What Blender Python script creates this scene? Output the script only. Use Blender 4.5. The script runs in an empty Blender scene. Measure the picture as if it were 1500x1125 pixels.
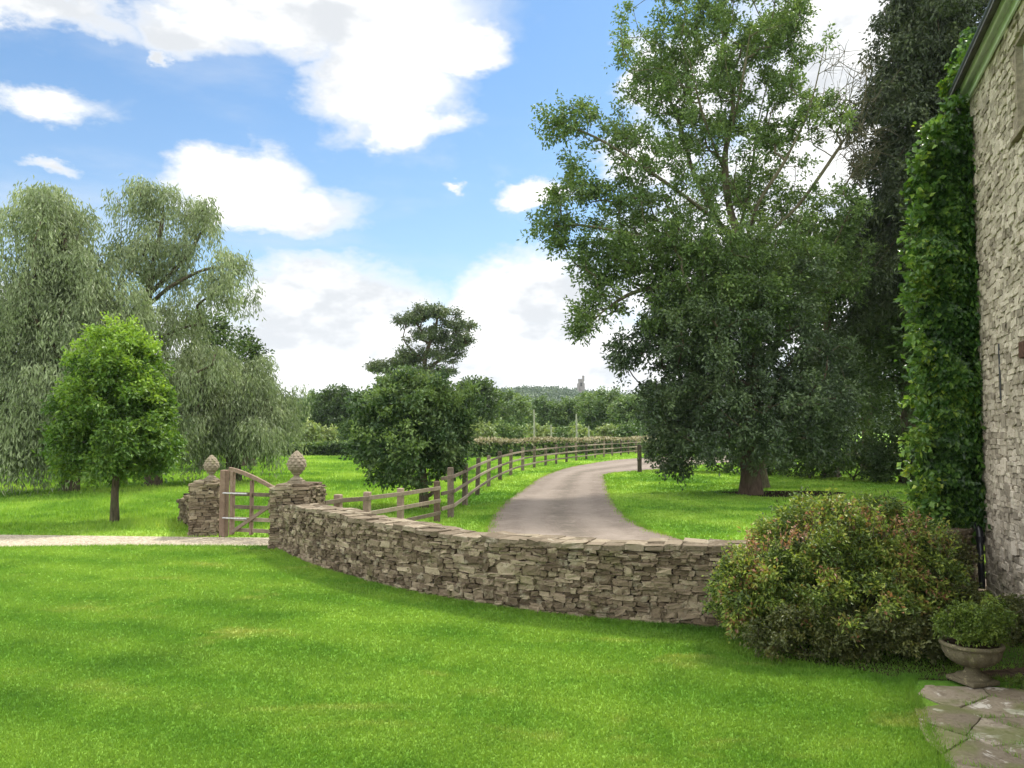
import bpy, math, random
import numpy as np
from mathutils import Vector

random.seed(7)
rng = np.random.default_rng(7)
SC = bpy.context.scene
COL = SC.collection
R = math.radians

# ------------------------------------------------------------------ camera
CAM_H = 2.2
FPX = 1150.0                      # focal length in photo pixels (1500 wide)
PITCH = math.atan(65.5 / FPX)
cd = bpy.data.cameras.new('camera')
cd.sensor_width = 36.0
cd.lens = 36.0 * FPX / 1500.0
cd.clip_start = 0.05
cd.clip_end = 6000
cam = bpy.data.objects.new('camera', cd)
COL.objects.link(cam)
cam.location = (0, 0, CAM_H)
cam.rotation_euler = (math.pi / 2 + PITCH, 0, 0)
SC.camera = cam

# ------------------------------------------------------------------ sun, sky, exposure
SUN_AZ = R(37)                    # to the right of straight ahead, beyond the scene
SUN_EL = R(56)
sl = bpy.data.lights.new('sun', 'SUN')
sl.energy = 3.4
sl.angle = R(5.0)
sl.color = (1.0, 0.95, 0.86)
sun = bpy.data.objects.new('sun', sl)
COL.objects.link(sun)
sdir = Vector((math.sin(SUN_AZ) * math.cos(SUN_EL), math.cos(SUN_AZ) * math.cos(SUN_EL), math.sin(SUN_EL)))
sun.rotation_euler = sdir.to_track_quat('Z', 'Y').to_euler()
sun.location = (20, 30, 40)
SC.view_settings.view_transform = 'Standard'
SC.view_settings.look = 'None'
SC.view_settings.exposure = 0.94
SC.view_settings.gamma = 1.0
SC.view_settings.use_curve_mapping = False
SC.cycles.max_bounces = 8
SC.cycles.transparent_max_bounces = 8
SC.cycles.use_denoising = True
SKY_STRENGTH = 0.10

class NT:
    """tiny node-graph builder"""
    def __init__(s, tree):
        s.t = tree; tree.nodes.clear()
    def n(s, kind, **kw):
        nd = s.t.nodes.new(kind)
        for k, v in kw.items():
            if k.startswith('i_'):
                s.put(nd.inputs[k[2:].replace('_', ' ')], v)
            else:
                setattr(nd, k, v)
        return nd
    def put(s, inp, v):
        if isinstance(v, bpy.types.NodeSocket): s.t.links.new(v, inp)
        elif isinstance(v, bpy.types.Node): s.t.links.new(v.outputs[0], inp)
        else:
            try: inp.default_value = v
            except Exception: inp.default_value = (*v, 1.0)
    def m(s, op, a, b=0.0, c=0.0, clamp=False):
        nd = s.t.nodes.new('ShaderNodeMath'); nd.operation = op; nd.use_clamp = clamp
        s.put(nd.inputs[0], a); s.put(nd.inputs[1], b)
        if len(nd.inputs) > 2: s.put(nd.inputs[2], c)
        return nd.outputs[0]
    def mix(s, f, a, b, mode='MIX'):
        nd = s.t.nodes.new('ShaderNodeMix'); nd.data_type = 'RGBA'; nd.blend_type = mode
        s.put(nd.inputs[0], f); s.put(nd.inputs[6], a); s.put(nd.inputs[7], b)
        return nd.outputs[2]
    def noise(s, vec, scale, detail=4.0, rough=0.55, dist=0.0):
        nd = s.n('ShaderNodeTexNoise'); nd.inputs['Scale'].default_value = scale
        nd.inputs['Detail'].default_value = detail; nd.inputs['Roughness'].default_value = rough
        nd.inputs['Distortion'].default_value = dist
        if vec is not None: s.put(nd.inputs['Vector'], vec)
        return nd
    def ramp(s, f, stops, interp='LINEAR'):
        nd = s.n('ShaderNodeValToRGB'); e = nd.color_ramp.elements
        nd.color_ramp.interpolation = interp
        while len(e) < len(stops): e.new(0.5)
        for el, (p, c) in zip(e, stops):
            el.position = p
            el.color = (*c, 1.0) if isinstance(c, (tuple, list)) else (c, c, c, 1.0)
        s.put(nd.inputs[0], f)
        return nd.outputs[0]
    def step(s, v, a, b):
        nd = s.n('ShaderNodeMapRange', interpolation_type='SMOOTHSTEP')
        s.put(nd.inputs[0], v); nd.inputs[1].default_value = a; nd.inputs[2].default_value = b
        return nd.outputs[0]

def pix_dir(px, py):
    x = (px - 750.0) / FPX; y = -(py - 562.5) / FPX
    cp, sp = math.cos(PITCH), math.sin(PITCH)
    return np.array([x, cp - y * sp, sp + y * cp])
def P(px, py, d):
    v = pix_dir(px, py); v = v * (d / v[1])
    return np.array([v[0], v[1], v[2] + CAM_H])
def G(px, py, z=0.0):
    v = pix_dir(px, py); t = (z - CAM_H) / v[2]
    return np.array([v[0] * t, v[1] * t, z])

def build_world():
    w = bpy.data.worlds.new('World'); SC.world = w; w.use_nodes = True
    g = NT(w.node_tree)
    out = g.n('ShaderNodeOutputWorld'); bg = g.n('ShaderNodeBackground')
    bg.inputs['Strength'].default_value = SKY_STRENGTH
    g.t.links.new(bg.outputs[0], out.inputs[0])
    sky = g.n('ShaderNodeTexSky', sky_type='NISHITA')
    sky.sun_disc = False; sky.sun_elevation = SUN_EL; sky.sun_rotation = SUN_AZ
    sky.air_density = 1.0; sky.dust_density = 0.6; sky.ozone_density = 1.5
    tc = g.n('ShaderNodeTexCoord'); d = tc.outputs['Generated']
    sep = g.n('ShaderNodeSeparateXYZ'); g.put(sep.inputs[0], d)
    X, Y, Z = sep.outputs
    az = g.m('ARCTAN2', X, Y); el = g.m('ARCSINE', Z)
    # stretched coordinates for billows
    mp = g.n('ShaderNodeMapping'); mp.inputs['Scale'].default_value = (1.0, 1.0, 1.9); g.put(mp.inputs[0], d)
    n1 = g.noise(mp.outputs[0], 4.2, 10.0, 0.62)
    n2 = g.noise(mp.outputs[0], 2.1, 5.0, 0.5)
    sc = g.n('ShaderNodeSeparateColor'); g.put(sc.inputs[0], n1.outputs['Color'])
    az2 = g.m('ADD', az, g.m('MULTIPLY', g.m('SUBTRACT', sc.outputs[0], 0.5), 0.28))
    el2 = g.m('ADD', el, g.m('MULTIPLY', g.m('SUBTRACT', sc.outputs[1], 0.5), 0.16))
    blobs = [  # photo pixel centre, radii, weight
        (440, 10, 270, 75, 1.0), (540, 105, 120, 85, 1.0), (600, 165, 75, 45, .9), (655, 60, 60, 40, .8), (60, 25, 170, 38, .62), (250, 40, 110, 45, .7),
        (55, 140, 120, 34, .6), (235, 82, 26, 20, .45), (40, 240, 70, 18, .25),
        (360, 245, 100, 55, .85), (395, 290, 135, 45, .9), (660, 275, 30, 12, .2),
        (470, 440, 190, 72, .95), (420, 540, 420, 90, 1.1), (790, 440, 150, 70, .95), (760, 540, 420, 85, 1.1),
        (800, 288, 55, 26, .8), (1000, 110, 130, 80, .9), (1240, 130, 260, 240, 1.0), (960, 230, 90, 60, .6), (900, 95, 40, 50, .6), (20, 350, 60, 60, .7), (0, 480, 200, 120, .8), (1100, 400, 260, 150, .9), (1420, 480, 300, 300, .8),
    ]
    acc = None
    for (px, py, rx, ry, wt) in blobs:
        v = pix_dir(px, py); L = np.linalg.norm(v)
        a0 = math.atan2(v[0], v[1]); e0 = math.asin(v[2] / L)
        v1 = pix_dir(px + rx, py); ra = abs(math.atan2(v1[0], v1[1]) - a0)
        v2 = pix_dir(px, py - ry); re = abs(math.asin(v2[2] / np.linalg.norm(v2)) - e0)
        ta = g.m('DIVIDE', g.m('SUBTRACT', az2, a0), ra * 1.25)
        te = g.m('DIVIDE', g.m('SUBTRACT', el2, e0), re * 1.25)
        r2 = g.m('ADD', g.m('MULTIPLY', ta, ta), g.m('MULTIPLY', te, te))
        b = g.m('MULTIPLY', g.m('SUBTRACT', 1.0, g.m('SQRT', r2)), 1.45 * (0.6 + 0.4 * wt))
        b = g.m('SUBTRACT', b, 0.30 * (1 - wt))
        b = g.m('MAXIMUM', b, -1.0)
        acc = b if acc is None else g.m('MAXIMUM', acc, b)
    # sky outside the view: unseen cloud bank, brightened to add fill light
    outside = g.step(g.m('ADD', g.m('ABSOLUTE', az), g.m('MULTIPLY', g.m('MAXIMUM', g.m('SUBTRACT', el, 0.5), 0.0), 1.6)), 0.72, 1.0)
    oth = g.m('MULTIPLY', g.step(n2.outputs['Fac'], 0.36, 0.50), outside)
    acc = g.m('MAXIMUM', acc, oth)
    dens = g.m('ADD', acc, g.m('MULTIPLY', g.m('SUBTRACT', n1.outputs['Fac'], 0.5), 0.9))
    wsp = g.noise(mp.outputs[0], 13.0, 8.0, 0.65, 0.6)
    dens = g.m('ADD', dens, g.m('MULTIPLY', g.m('SUBTRACT', wsp.outputs['Fac'], 0.5), 0.35))
    alpha = g.step(dens, -0.14, 0.72)
    # thin veil: soft stretched streaks
    mp2 = g.n('ShaderNodeMapping'); mp2.inputs['Scale'].default_value = (1.0, 1.0, 4.0); g.put(mp2.inputs[0], d)
    n3 = g.noise(mp2.outputs[0], 2.6, 6.0, 0.6)
    low = g.m('SUBTRACT', 1.0, g.step(el, 0.02, 0.55))
    veil = g.m('ADD', g.m('MULTIPLY', g.step(n3.outputs['Fac'], 0.42, 0.72), 0.30), g.m('MULTIPLY', low, 0.22))
    alpha = g.m('MAXIMUM', alpha, g.m('ADD', veil, 0.03))
    shade = g.noise(mp.outputs[0], 7.0, 5.0, 0.55)
    k = 1.0 / SKY_STRENGTH
    sh_ = g.m('MAXIMUM', g.step(shade.outputs['Fac'], 0.38, 0.56), g.m('SUBTRACT', 1.0, g.step(dens, 0.25, 0.7)))
    thick = g.step(dens, 0.1, 0.9)
    ccol = g.mix(thick, (0.50 * k, 0.505 * k, 0.51 * k, 1), (0.68 * k, 0.68 * k, 0.67 * k, 1))
    ccol = g.mix(sh_, (0.42 * k, 0.435 * k, 0.455 * k, 1), ccol)
    ccol = g.mix(outside, ccol, (1.5 * k, 1.5 * k, 1.5 * k, 1))
    hs = g.n('ShaderNodeHueSaturation'); hs.inputs['Saturation'].default_value = 1.15; hs.inputs['Value'].default_value = 0.78
    g.put(hs.inputs['Color'], sky.outputs[0])
    g.put(bg.inputs['Color'], g.mix(alpha, g.mix(1.0, hs.outputs[0], (0.84, 1.08, 1.15, 1), 'MULTIPLY'), ccol))
build_world()

# ------------------------------------------------------------------ object helpers
def tag(o, label=None, cat=None, group=None, kind=None):
    if label: o['label'] = label
    if cat: o['category'] = cat
    if group: o['group'] = group
    if kind: o['kind'] = kind
    return o

def thing(name, loc, label, cat, group=None, kind=None):
    o = bpy.data.objects.new(name, None); COL.objects.link(o)
    o.location = tuple(float(v) for v in loc)
    o.empty_display_size = 0.3
    return tag(o, label, cat, group, kind)

def origin(o):
    """world position of an object made here (no rotations on parents)"""
    v = Vector((0, 0, 0))
    while o is not None:
        v += o.location; o = o.parent
    return np.array(v)

def mesh_np(name, verts, faces, mat, parent=None, tint=None, smooth=False, loc=None):
    """verts in WORLD coordinates; faces (N,3) or (N,4), or list of such arrays"""
    verts = np.asarray(verts, dtype=np.float64)
    if parent is not None: off = origin(parent)
    elif loc is not None: off = np.asarray(loc, float)
    else: off = np.zeros(3)
    verts = (verts - off).astype(np.float32)
    if not isinstance(faces, list): faces = [faces]
    faces = [np.asarray(f, dtype=np.int32) for f in faces if len(f)]
    me = bpy.data.meshes.new(name)
    nl = sum(f.size for f in faces); nf = sum(len(f) for f in faces)
    me.vertices.add(len(verts)); me.loops.add(nl); me.polygons.add(nf)
    me.vertices.foreach_set('co', verts.ravel())
    me.loops.foreach_set('vertex_index', np.concatenate([f.ravel() for f in faces]))
    tot = np.concatenate([np.full(len(f), f.shape[1], dtype=np.int32) for f in faces])
    st = np.zeros(nf, dtype=np.int32); st[1:] = np.cumsum(tot)[:-1]
    me.polygons.foreach_set('loop_start', st)
    me.polygons.foreach_set('use_smooth', np.full(nf, smooth, dtype=bool))
    me.update(calc_edges=True)
    if tint is not None:
        at = me.attributes.new('tint', 'FLOAT', 'FACE')
        at.data.foreach_set('value', np.asarray(tint, dtype=np.float32))
    me.materials.append(mat)
    o = bpy.data.objects.new(name, me); COL.objects.link(o)
    if parent is not None: o.parent = parent
    elif loc is not None: o.location = tuple(float(v) for v in loc)
    return o

class MB:
    """collects quads/tris with a per-face tint"""
    def __init__(s): s.v = []; s.q = []; s.t = []; s.qt = []; s.tt = []; s.n = 0
    def add(s, v, f, tint=0.5):
        v = np.asarray(v, float); f = np.asarray(f, int)
        if f.size == 0: return
        s.v.append(v)
        tn = np.broadcast_to(np.asarray(tint, float), (len(f),))
        (s.q if f.shape[1] == 4 else s.t).append(f + s.n)
        (s.qt if f.shape[1] == 4 else s.tt).append(tn)
        s.n += len(v)
    def box(s, c, half, ax=None, tint=0.5, bev=0.0):
        c = np.asarray(c, float); h = np.asarray(half, float)
        A = np.eye(3) if ax is None else np.asarray(ax, float)
        if bev <= 0:
            L = np.array([[x, y, z] for x in (-1, 1) for y in (-1, 1) for z in (-1, 1)], float) * h
            F = [[0, 1, 3, 2], [4, 6, 7, 5], [0, 4, 5, 1], [2, 3, 7, 6], [0, 2, 6, 4], [1, 5, 7, 3]]
            s.add(c + L @ A, F, tint)
        else:
            V, F = CUBE4
            h2 = h - bev
            core = np.clip(V, -1, 1)
            L = np.sign(core) * h2 * (np.abs(core) > 0.5) + np.where(np.abs(core) > 0.5, 0, core / 0.4 * h2)
            on = (np.abs(V) >= 0.999).astype(float) * np.sign(V)
            nr = np.linalg.norm(on, axis=1, keepdims=True)
            s.add(c + (L + on / nr * bev) @ A, F, tint)
    def tube(s, pts, rad, n=8, tint=0.5, cap=True):
        pts = np.asarray(pts, float); m = len(pts)
        rad = np.broadcast_to(np.asarray(rad, float), (m,))
        T = np.gradient(pts, axis=0); T /= np.linalg.norm(T, axis=1, keepdims=True) + 1e-9
        ref = np.array([0, 0, 1.0]) if abs(T[0][2]) < 0.9 else np.array([1.0, 0, 0])
        U = np.cross(T, ref); U /= np.linalg.norm(U, axis=1, keepdims=True) + 1e-9
        for i in range(1, m):
            u = U[i - 1] - T[i] * (U[i - 1] @ T[i]); l = np.linalg.norm(u)
            if l > 1e-4: U[i] = u / l
        W = np.cross(T, U)
        a = np.linspace(0, 2 * np.pi, n, endpoint=False)
        ring = pts[:, None, :] + rad[:, None, None] * (np.cos(a)[None, :, None] * U[:, None, :] + np.sin(a)[None, :, None] * W[:, None, :])
        v = ring.reshape(-1, 3)
        i = np.arange(m - 1)[:, None] * n; j = np.arange(n)[None, :]; k = (j + 1) % n
        f = np.stack([i + j, i + k, i + n + k, i + n + j], -1).reshape(-1, 4)
        s.add(v, f, tint)
        if cap:
            for e, r in ((0, rad[0]), (m - 1, rad[-1])):
                if r > 0.004:
                    vv = np.vstack([ring[e], pts[e]])
                    ff = [[q, (q + 1) % n, n] for q in range(n)] if e else [[(q + 1) % n, q, n] for q in range(n)]
                    s.add(vv, ff, tint)
    def lathe(s, prof, c, n=32, tint=0.5, disp=None):
        prof = np.asarray(prof, float); m = len(prof)
        a = np.linspace(0, 2 * np.pi, n, endpoint=False)
        rr = np.repeat(prof[:, 0][:, None], n, 1); zz = np.repeat(prof[:, 1][:, None], n, 1)
        if disp is not None: rr = rr + disp(a[None, :], zz, rr)
        v = np.stack([c[0] + rr * np.cos(a), c[1] + rr * np.sin(a), c[2] + zz], -1).reshape(-1, 3)
        i = np.arange(m - 1)[:, None] * n; j = np.arange(n)[None, :]; k = (j + 1) % n
        s.add(v, np.stack([i + j, i + k, i + n + k, i + n + j], -1).reshape(-1, 4), tint)
    def build(s, name, mat, parent=None, smooth=False, loc=None):
        v = np.vstack(s.v); fs = []; tn = []
        if s.q: fs.append(np.vstack(s.q)); tn.append(np.concatenate(s.qt))
        if s.t: fs.append(np.vstack(s.t)); tn.append(np.concatenate(s.tt))
        return mesh_np(name, v, fs, mat, parent, np.concatenate(tn), smooth, loc)

def cube_grid(k):
    """surface vertices and quads of a k x k x k lattice cube in [-1,1]"""
    idx = {}; V = []; F = []
    def vid(p):
        if p not in idx: idx[p] = len(V); V.append(p)
        return idx[p]
    m = k - 1
    for ax in range(3):
        for side in (0, m):
            for i in range(m):
                for j in range(m):
                    q = []
                    for (a, b) in ((i, j), (i + 1, j), (i + 1, j + 1), (i, j + 1)):
                        p = [0, 0, 0]; p[ax] = side; p[(ax + 1) % 3] = a; p[(ax + 2) % 3] = b
                        q.append(vid(tuple(p)))
                    if side == 0: q.reverse()
                    F.append(q)
    return np.array(V, float), np.array(F)
_v, _f = cube_grid(4)
CUBE4 = (np.choose(_v.astype(int), [-1.0, -0.4, 0.4, 1.0]), _f)
_rv = CUBE4[0].copy(); _rv[np.abs(_rv) < 0.5] *= 1.6
_len = np.linalg.norm(_rv, axis=1, keepdims=True)
ROUND = _rv * (0.80 + 0.20 * (1.0 / _len) * 1.15)       # softened cube

def add_stones(mb, cs, ux, uy, uz, hs, jit=0.10, tint=None):
    """many irregular stones; arrays of centres, three axes and half sizes"""
    cs = np.asarray(cs); n = len(cs)
    if n == 0: return
    V = ROUND[None] + rng.normal(0, jit, (n, len(ROUND), 3))
    tl = rng.normal(0, 0.16, n)
    V = V.copy(); V[:, :, 2] += V[:, :, 0] * tl[:, None]
    V = V * np.asarray(hs)[:, None, :]
    w = cs[:, None, :] + V[:, :, 0:1] * ux[:, None, :] + V[:, :, 1:2] * uy[:, None, :] + V[:, :, 2:3] * uz[:, None, :]
    F = CUBE4[1][None] + (np.arange(n) * len(ROUND))[:, None, None]
    tn = rng.random(n) if tint is None else tint
    mb.add(w.reshape(-1, 3), F.reshape(-1, 4), np.repeat(tn, len(CUBE4[1])))

def face_stones(mb, path, normals, z0, ztop, hrange, wrange, depth=0.09, skip=None, proud=0.0, jit=0.10, big=0.06):
    """rubble courses over a vertical face that follows a plan polyline. ztop: function of s"""
    path = np.asarray(path, float)
    seg = np.linalg.norm(np.diff(path, axis=0), axis=1); S = np.concatenate([[0], np.cumsum(seg)])
    L = S[-1]
    def at(s):
        return np.array([np.interp(s, S, path[:, 0]), np.interp(s, S, path[:, 1])])
    def nrm(s):
        v = np.array([np.interp(s, S, normals[:, 0]), np.interp(s, S, normals[:, 1])]); return v / np.linalg.norm(v)
    cs = []; ux = []; uy = []; uz = []; hs = []
    zc = z0; zmax = max(ztop(s) for s in np.linspace(0, L, 20))
    ph = random.random() * 9
    while zc < zmax - 0.015:
        h = random.uniform(*hrange)
        s = -random.random() * wrange[0]
        while s < L:
            w = random.uniform(*wrange) * (0.75 + 0.5 * random.random())
            hh = h; zz = zc
            if random.random() < big: hh = h * 1.9; w *= 1.15
            sm = min(max(s + w / 2, 0.02), L - 0.02)
            wav = 0.018 * math.sin(sm * 1.9 + ph + zc * 2) + 0.012 * math.sin(sm * 5.3 + zc * 5)
            zt = ztop(sm)
            z_mid = zz + hh / 2 + wav
            if z_mid + hh * 0.45 > zt: hh = max(0.03, (zt - zz - wav)); z_mid = zt - hh / 2
            w_eff = min(w, L - s) if s >= 0 else w + s
            ok = zz < zt - 0.02 and w_eff > 0.03 and not (skip and skip(sm, z_mid, w_eff / 2, hh / 2))
            if ok:
                sc_ = max(s, 0) + w_eff / 2
                p = at(sc_); n = nrm(sc_); t = np.array([-n[1], n[0]])
                dp = depth * random.uniform(0.82, 1.15)
                q = p + n * (proud + dp - depth + random.uniform(-.007, .007) - depth * 0.55)
                cs.append([q[0], q[1], z_mid]); ux.append([t[0], t[1], 0]); uy.append([n[0], n[1], 0]); uz.append([0, 0, 1])
                hs.append([w_eff / 2 * .97, dp * 0.75, hh / 2 * .97])
            s += w
        zc += h * 0.98
    add_stones(mb, np.array(cs), np.array(ux), np.array(uy), np.array(uz), np.array(hs), jit)

# ------------------------------------------------------------------ materials
def material(name, f):
    m = bpy.data.materials.new(name); m.use_nodes = True
    g = NT(m.node_tree)
    out = g.n('ShaderNodeOutputMaterial')
    sh = f(g)
    g.t.links.new(sh, out.inputs[0])
    return m
def principled(g, col, rough=0.8, spec=0.3, normal=None, metal=0.0):
    b = g.n('ShaderNodeBsdfPrincipled')
    g.put(b.inputs['Base Color'], col); g.put(b.inputs['Roughness'], rough)
    b.inputs['Specular IOR Level'].default_value = spec
    g.put(b.inputs['Metallic'], metal)
    if normal is not None: g.put(b.inputs['Normal'], normal)
    return b
def bump(g, h, strength=0.5, dist=0.02):
    b = g.n('ShaderNodeBump'); b.inputs['Strength'].default_value = strength; b.inputs['Distance'].default_value = dist
    g.put(b.inputs['Height'], h); return b.outputs[0]
def objco(g): return g.n('ShaderNodeTexCoord').outputs['Object']
def wpos(g): return g.n('ShaderNodeNewGeometry').outputs['Position']
def tintv(g):
    a = g.n('ShaderNodeAttribute'); a.attribute_name = 'tint'; return a.outputs['Fac']

def leaf_mat(name, stops, trans=0.30, tcol=(1.25, 1.2, 0.55), rough=0.5, spec=0.35, scale=0.6):
    def f(g):
        t = tintv(g)
        nz = g.noise(wpos(g), scale, 3.0)
        v = g.m('ADD', t, g.m('MULTIPLY', g.m('SUBTRACT', nz.outputs['Fac'], 0.5), 0.7), clamp=True)
        c = g.ramp(v, stops)
        b = principled(g, c, rough, spec)
        tr = g.n('ShaderNodeBsdfTranslucent')
        g.put(tr.inputs['Color'], g.mix(1.0, c, (*tcol, 1), 'MULTIPLY'))
        mx = g.n('ShaderNodeMixShader'); mx.inputs[0].default_value = trans
        g.t.links.new(b.outputs[0], mx.inputs[1]); g.t.links.new(tr.outputs[0], mx.inputs[2])
        return mx.outputs[0]
    return material(name, f)

def bark_mat(name, a, b_, sc=1.0):
    def f(g):
        mp = g.n('ShaderNodeMapping'); mp.inputs['Scale'].default_value = (9 * sc, 9 * sc, 1.6 * sc); g.put(mp.inputs[0], wpos(g))
        n = g.noise(mp.outputs[0], 2.0, 6.0, 0.65)
        n2 = g.noise(wpos(g), 1.3, 3.0)
        c = g.ramp(n.outputs['Fac'], [(0.3, a), (0.7, b_)])
        c = g.mix(g.step(n2.outputs['Fac'], 0.5, 0.75), c, (0.07, 0.085, 0.035, 1))
        return principled(g, c, 0.95, 0.1, bump(g, n.outputs['Fac'], 0.9, 0.03)).outputs[0]
    return material(name, f)

def stone_mat(name, stops, lichen=(0.36, 0.34, 0.27), lich_amt=0.5, moss=0.25, bumpd=0.012, sc=1.0):
    def f(g):
        p = wpos(g); t = tintv(g)
        n1 = g.noise(p, 3.0 * sc, 6.0, 0.6); n2 = g.noise(p, 28.0 * sc, 6.0, 0.7); n3 = g.noise(p, 7.0 * sc, 4.0, 0.6)
        v = g.m('ADD', g.m('MULTIPLY', t, 0.75), g.m('MULTIPLY', n2.outputs['Fac'], 0.45))
        v = g.m('SUBTRACT', v, 0.08, clamp=True)
        c = g.ramp(v, stops)
        c = g.mix(g.m('MULTIPLY', g.step(n3.outputs['Fac'], 0.55, 0.70), lich_amt), c, (*lichen, 1))
        c = g.mix(g.m('MULTIPLY', g.step(n1.outputs['Fac'], 0.54, 0.72), moss), c, (0.10, 0.11, 0.035, 1))
        c = g.mix(g.step(n2.outputs['Fac'], 0.30, 0.44), g.mix(1.0, c, (0.45, 0.42, 0.38, 1), 'MULTIPLY'), c)
        h = g.m('ADD', n2.outputs['Fac'], g.m('MULTIPLY', n3.outputs['Fac'], 1.2))
        return principled(g, c, 0.95, 0.12, bump(g, h, 0.9, bumpd)).outputs[0]
    return material(name, f)

def plain_mat(name, col, rough=0.6, spec=0.3, var=0.15, sc=6.0, bd=0.003, metal=0.0):
    def f(g):
        n = g.noise(objco(g), sc, 5.0, 0.6)
        lo = tuple(max(0, c * (1 - var * 2)) for c in col); hi = tuple(c * (1 + var) for c in col)
        c = g.ramp(n.outputs['Fac'], [(0.3, lo), (0.7, hi)])
        return principled(g, c, rough, spec, bump(g, n.outputs['Fac'], 0.4, bd), metal).outputs[0]
    return material(name, f)

def wood_mat(name, a, b_, c_):
    def f(g):
        p = objco(g); t = tintv(g)
        n = g.noise(p, 14.0, 6.0, 0.7); n2 = g.noise(p, 2.2, 3.0)
        v = g.m('ADD', g.m('MULTIPLY', n.outputs['Fac'], 0.6), g.m('MULTIPLY', n2.outputs['Fac'], 0.45))
        v = g.m('ADD', v, g.m('MULTIPLY', g.m('SUBTRACT', t, 0.5), 0.5), clamp=True)
        c = g.ramp(v, [(0.25, a), (0.52, b_), (0.8, c_)])
        return principled(g, c, 0.85, 0.2, bump(g, n.outputs['Fac'], 0.6, 0.006)).outputs[0]
    return material(name, f)

def grass_color(g, lawn=True):
    p = wpos(g)
    big = g.noise(p, 0.22, 4.0, 0.55, 0.4); mid = g.noise(p, 0.9, 4.0, 0.6, 0.6); fine = g.noise(p, 9.0, 5.0, 0.65)
    mp = g.n('ShaderNodeMapping'); mp.inputs['Scale'].default_value = (0.55, 1.1, 1.0); mp.inputs['Rotation'].default_value = (0, 0, R(18)); g.put(mp.inputs[0], p)
    pat = g.noise(mp.outputs[0], 1.0, 4.0, 0.6, 0.5)
    v = g.m('ADD', g.m('MULTIPLY', big.outputs['Fac'], 0.55), g.m('ADD', g.m('MULTIPLY', mid.outputs['Fac'], 0.28), g.m('MULTIPLY', fine.outputs['Fac'], 0.18)))
    if lawn:
        c = g.ramp(v, [(0.38, (0.062, 0.155, 0.018)), (0.49, (0.110, 0.235, 0.026)), (0.61, (0.195, 0.335, 0.044))])
        c = g.mix(g.m('MULTIPLY', g.step(pat.outputs['Fac'], 0.55, 0.78), 0.55), c, (0.44, 0.40, 0.13, 1))
        sp = g.n('ShaderNodeSeparateXYZ'); g.put(sp.inputs[0], p)   # faint mower passes
        ph = g.m('ADD', g.m('ADD', g.m('MULTIPLY', sp.outputs[0], 2.1), g.m('MULTIPLY', sp.outputs[1], 5.6)), g.m('MULTIPLY', mid.outputs['Fac'], 5.0))
        c = g.mix(g.m('MULTIPLY', g.m('ADD', g.m('SINE', ph), 1.0), 0.09), c, (0.30, 0.42, 0.07, 1))
    else:
        c = g.ramp(v, [(0.41, (0.075, 0.180, 0.018)), (0.49, (0.150, 0.290, 0.030)), (0.59, (0.270, 0.410, 0.065))])
        c = g.mix(g.m('MULTIPLY', g.step(pat.outputs['Fac'], 0.54, 0.74), 0.35), c, (0.22, 0.27, 0.06, 1))
    return c, fine
def grass_ground(name, lawn):
    def f(g):
        c, fine = grass_color(g, lawn)
        f2 = g.noise(wpos(g), 60.0, 4.0, 0.7)
        c = g.mix(g.step(f2.outputs['Fac'], 0.3, 0.5), g.mix(1.0, c, (0.55, 0.6, 0.5, 1), 'MULTIPLY'), c)
        return principled(g, c, 0.9, 0.1, bump(g, f2.outputs['Fac'], 0.8, 0.03)).outputs[0]
    return material(name, f)
def grass_blade(name, lawn):
    def f(g):
        c, fine = grass_color(g, lawn)
        t = tintv(g)
        c = g.mix(1.0, c, g.ramp(t, [(0.0, (0.92, 0.93, 0.9)), (0.6, (1.03, 1.03, 1.0)), (0.95, (1.08, 1.06, 1.05)), (1.0, (1.35, 1.18, 1.4))]), 'MULTIPLY')
        b = principled(g, c, 0.55, 0.25)
        tr = g.n('ShaderNodeBsdfTranslucent'); g.put(tr.inputs['Color'], g.mix(1.0, c, (1.25, 1.15, 0.6, 1), 'MULTIPLY'))
        mx = g.n('ShaderNodeMixShader'); mx.inputs[0].default_value = 0.35
        g.t.links.new(b.outputs[0], mx.inputs[1]); g.t.links.new(tr.outputs[0], mx.inputs[2])
        return mx.outputs[0]
    return material(name, f)

M = {}
M['lawn'] = grass_ground('lawn_turf', True)
M['field'] = grass_ground('field_turf', False)
M['blade'] = grass_blade('lawn_blades', True)
M['fblade'] = grass_blade('field_blades', False)
M['bark'] = bark_mat('bark', (0.035, 0.028, 0.018), (0.15, 0.12, 0.085))
M['ashbark'] = bark_mat('ash_bark', (0.05, 0.044, 0.027), (0.155, 0.135, 0.088))
M['barkred'] = bark_mat('bark_reddish', (0.035, 0.025, 0.017), (0.13, 0.092, 0.065))
M['barkgrey'] = bark_mat('bark_grey', (0.06, 0.055, 0.045), (0.22, 0.20, 0.16))
M['ash'] = leaf_mat('ash_leaves', [(0.0, (0.028, 0.055, 0.014)), (0.5, (0.080, 0.138, 0.034)), (1.0, (0.195, 0.270, 0.080))], 0.32)
M['oak'] = leaf_mat('evergreen_oak_leaves', [(0.0, (0.008, 0.017, 0.008)), (0.5, (0.042, 0.072, 0.026)), (1.0, (0.130, 0.180, 0.072))], 0.15, rough=0.45)
M['dark'] = leaf_mat('dark_wood_leaves', [(0.0, (0.014, 0.028, 0.007)), (0.5, (0.042, 0.078, 0.018)), (1.0, (0.110, 0.165, 0.042))], 0.28)
M['conifer'] = leaf_mat('conifer_sprays', [(0.0, (0.012, 0.020, 0.007)), (0.5, (0.034, 0.052, 0.017)), (1.0, (0.085, 0.105, 0.035))], 0.15)
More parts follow.
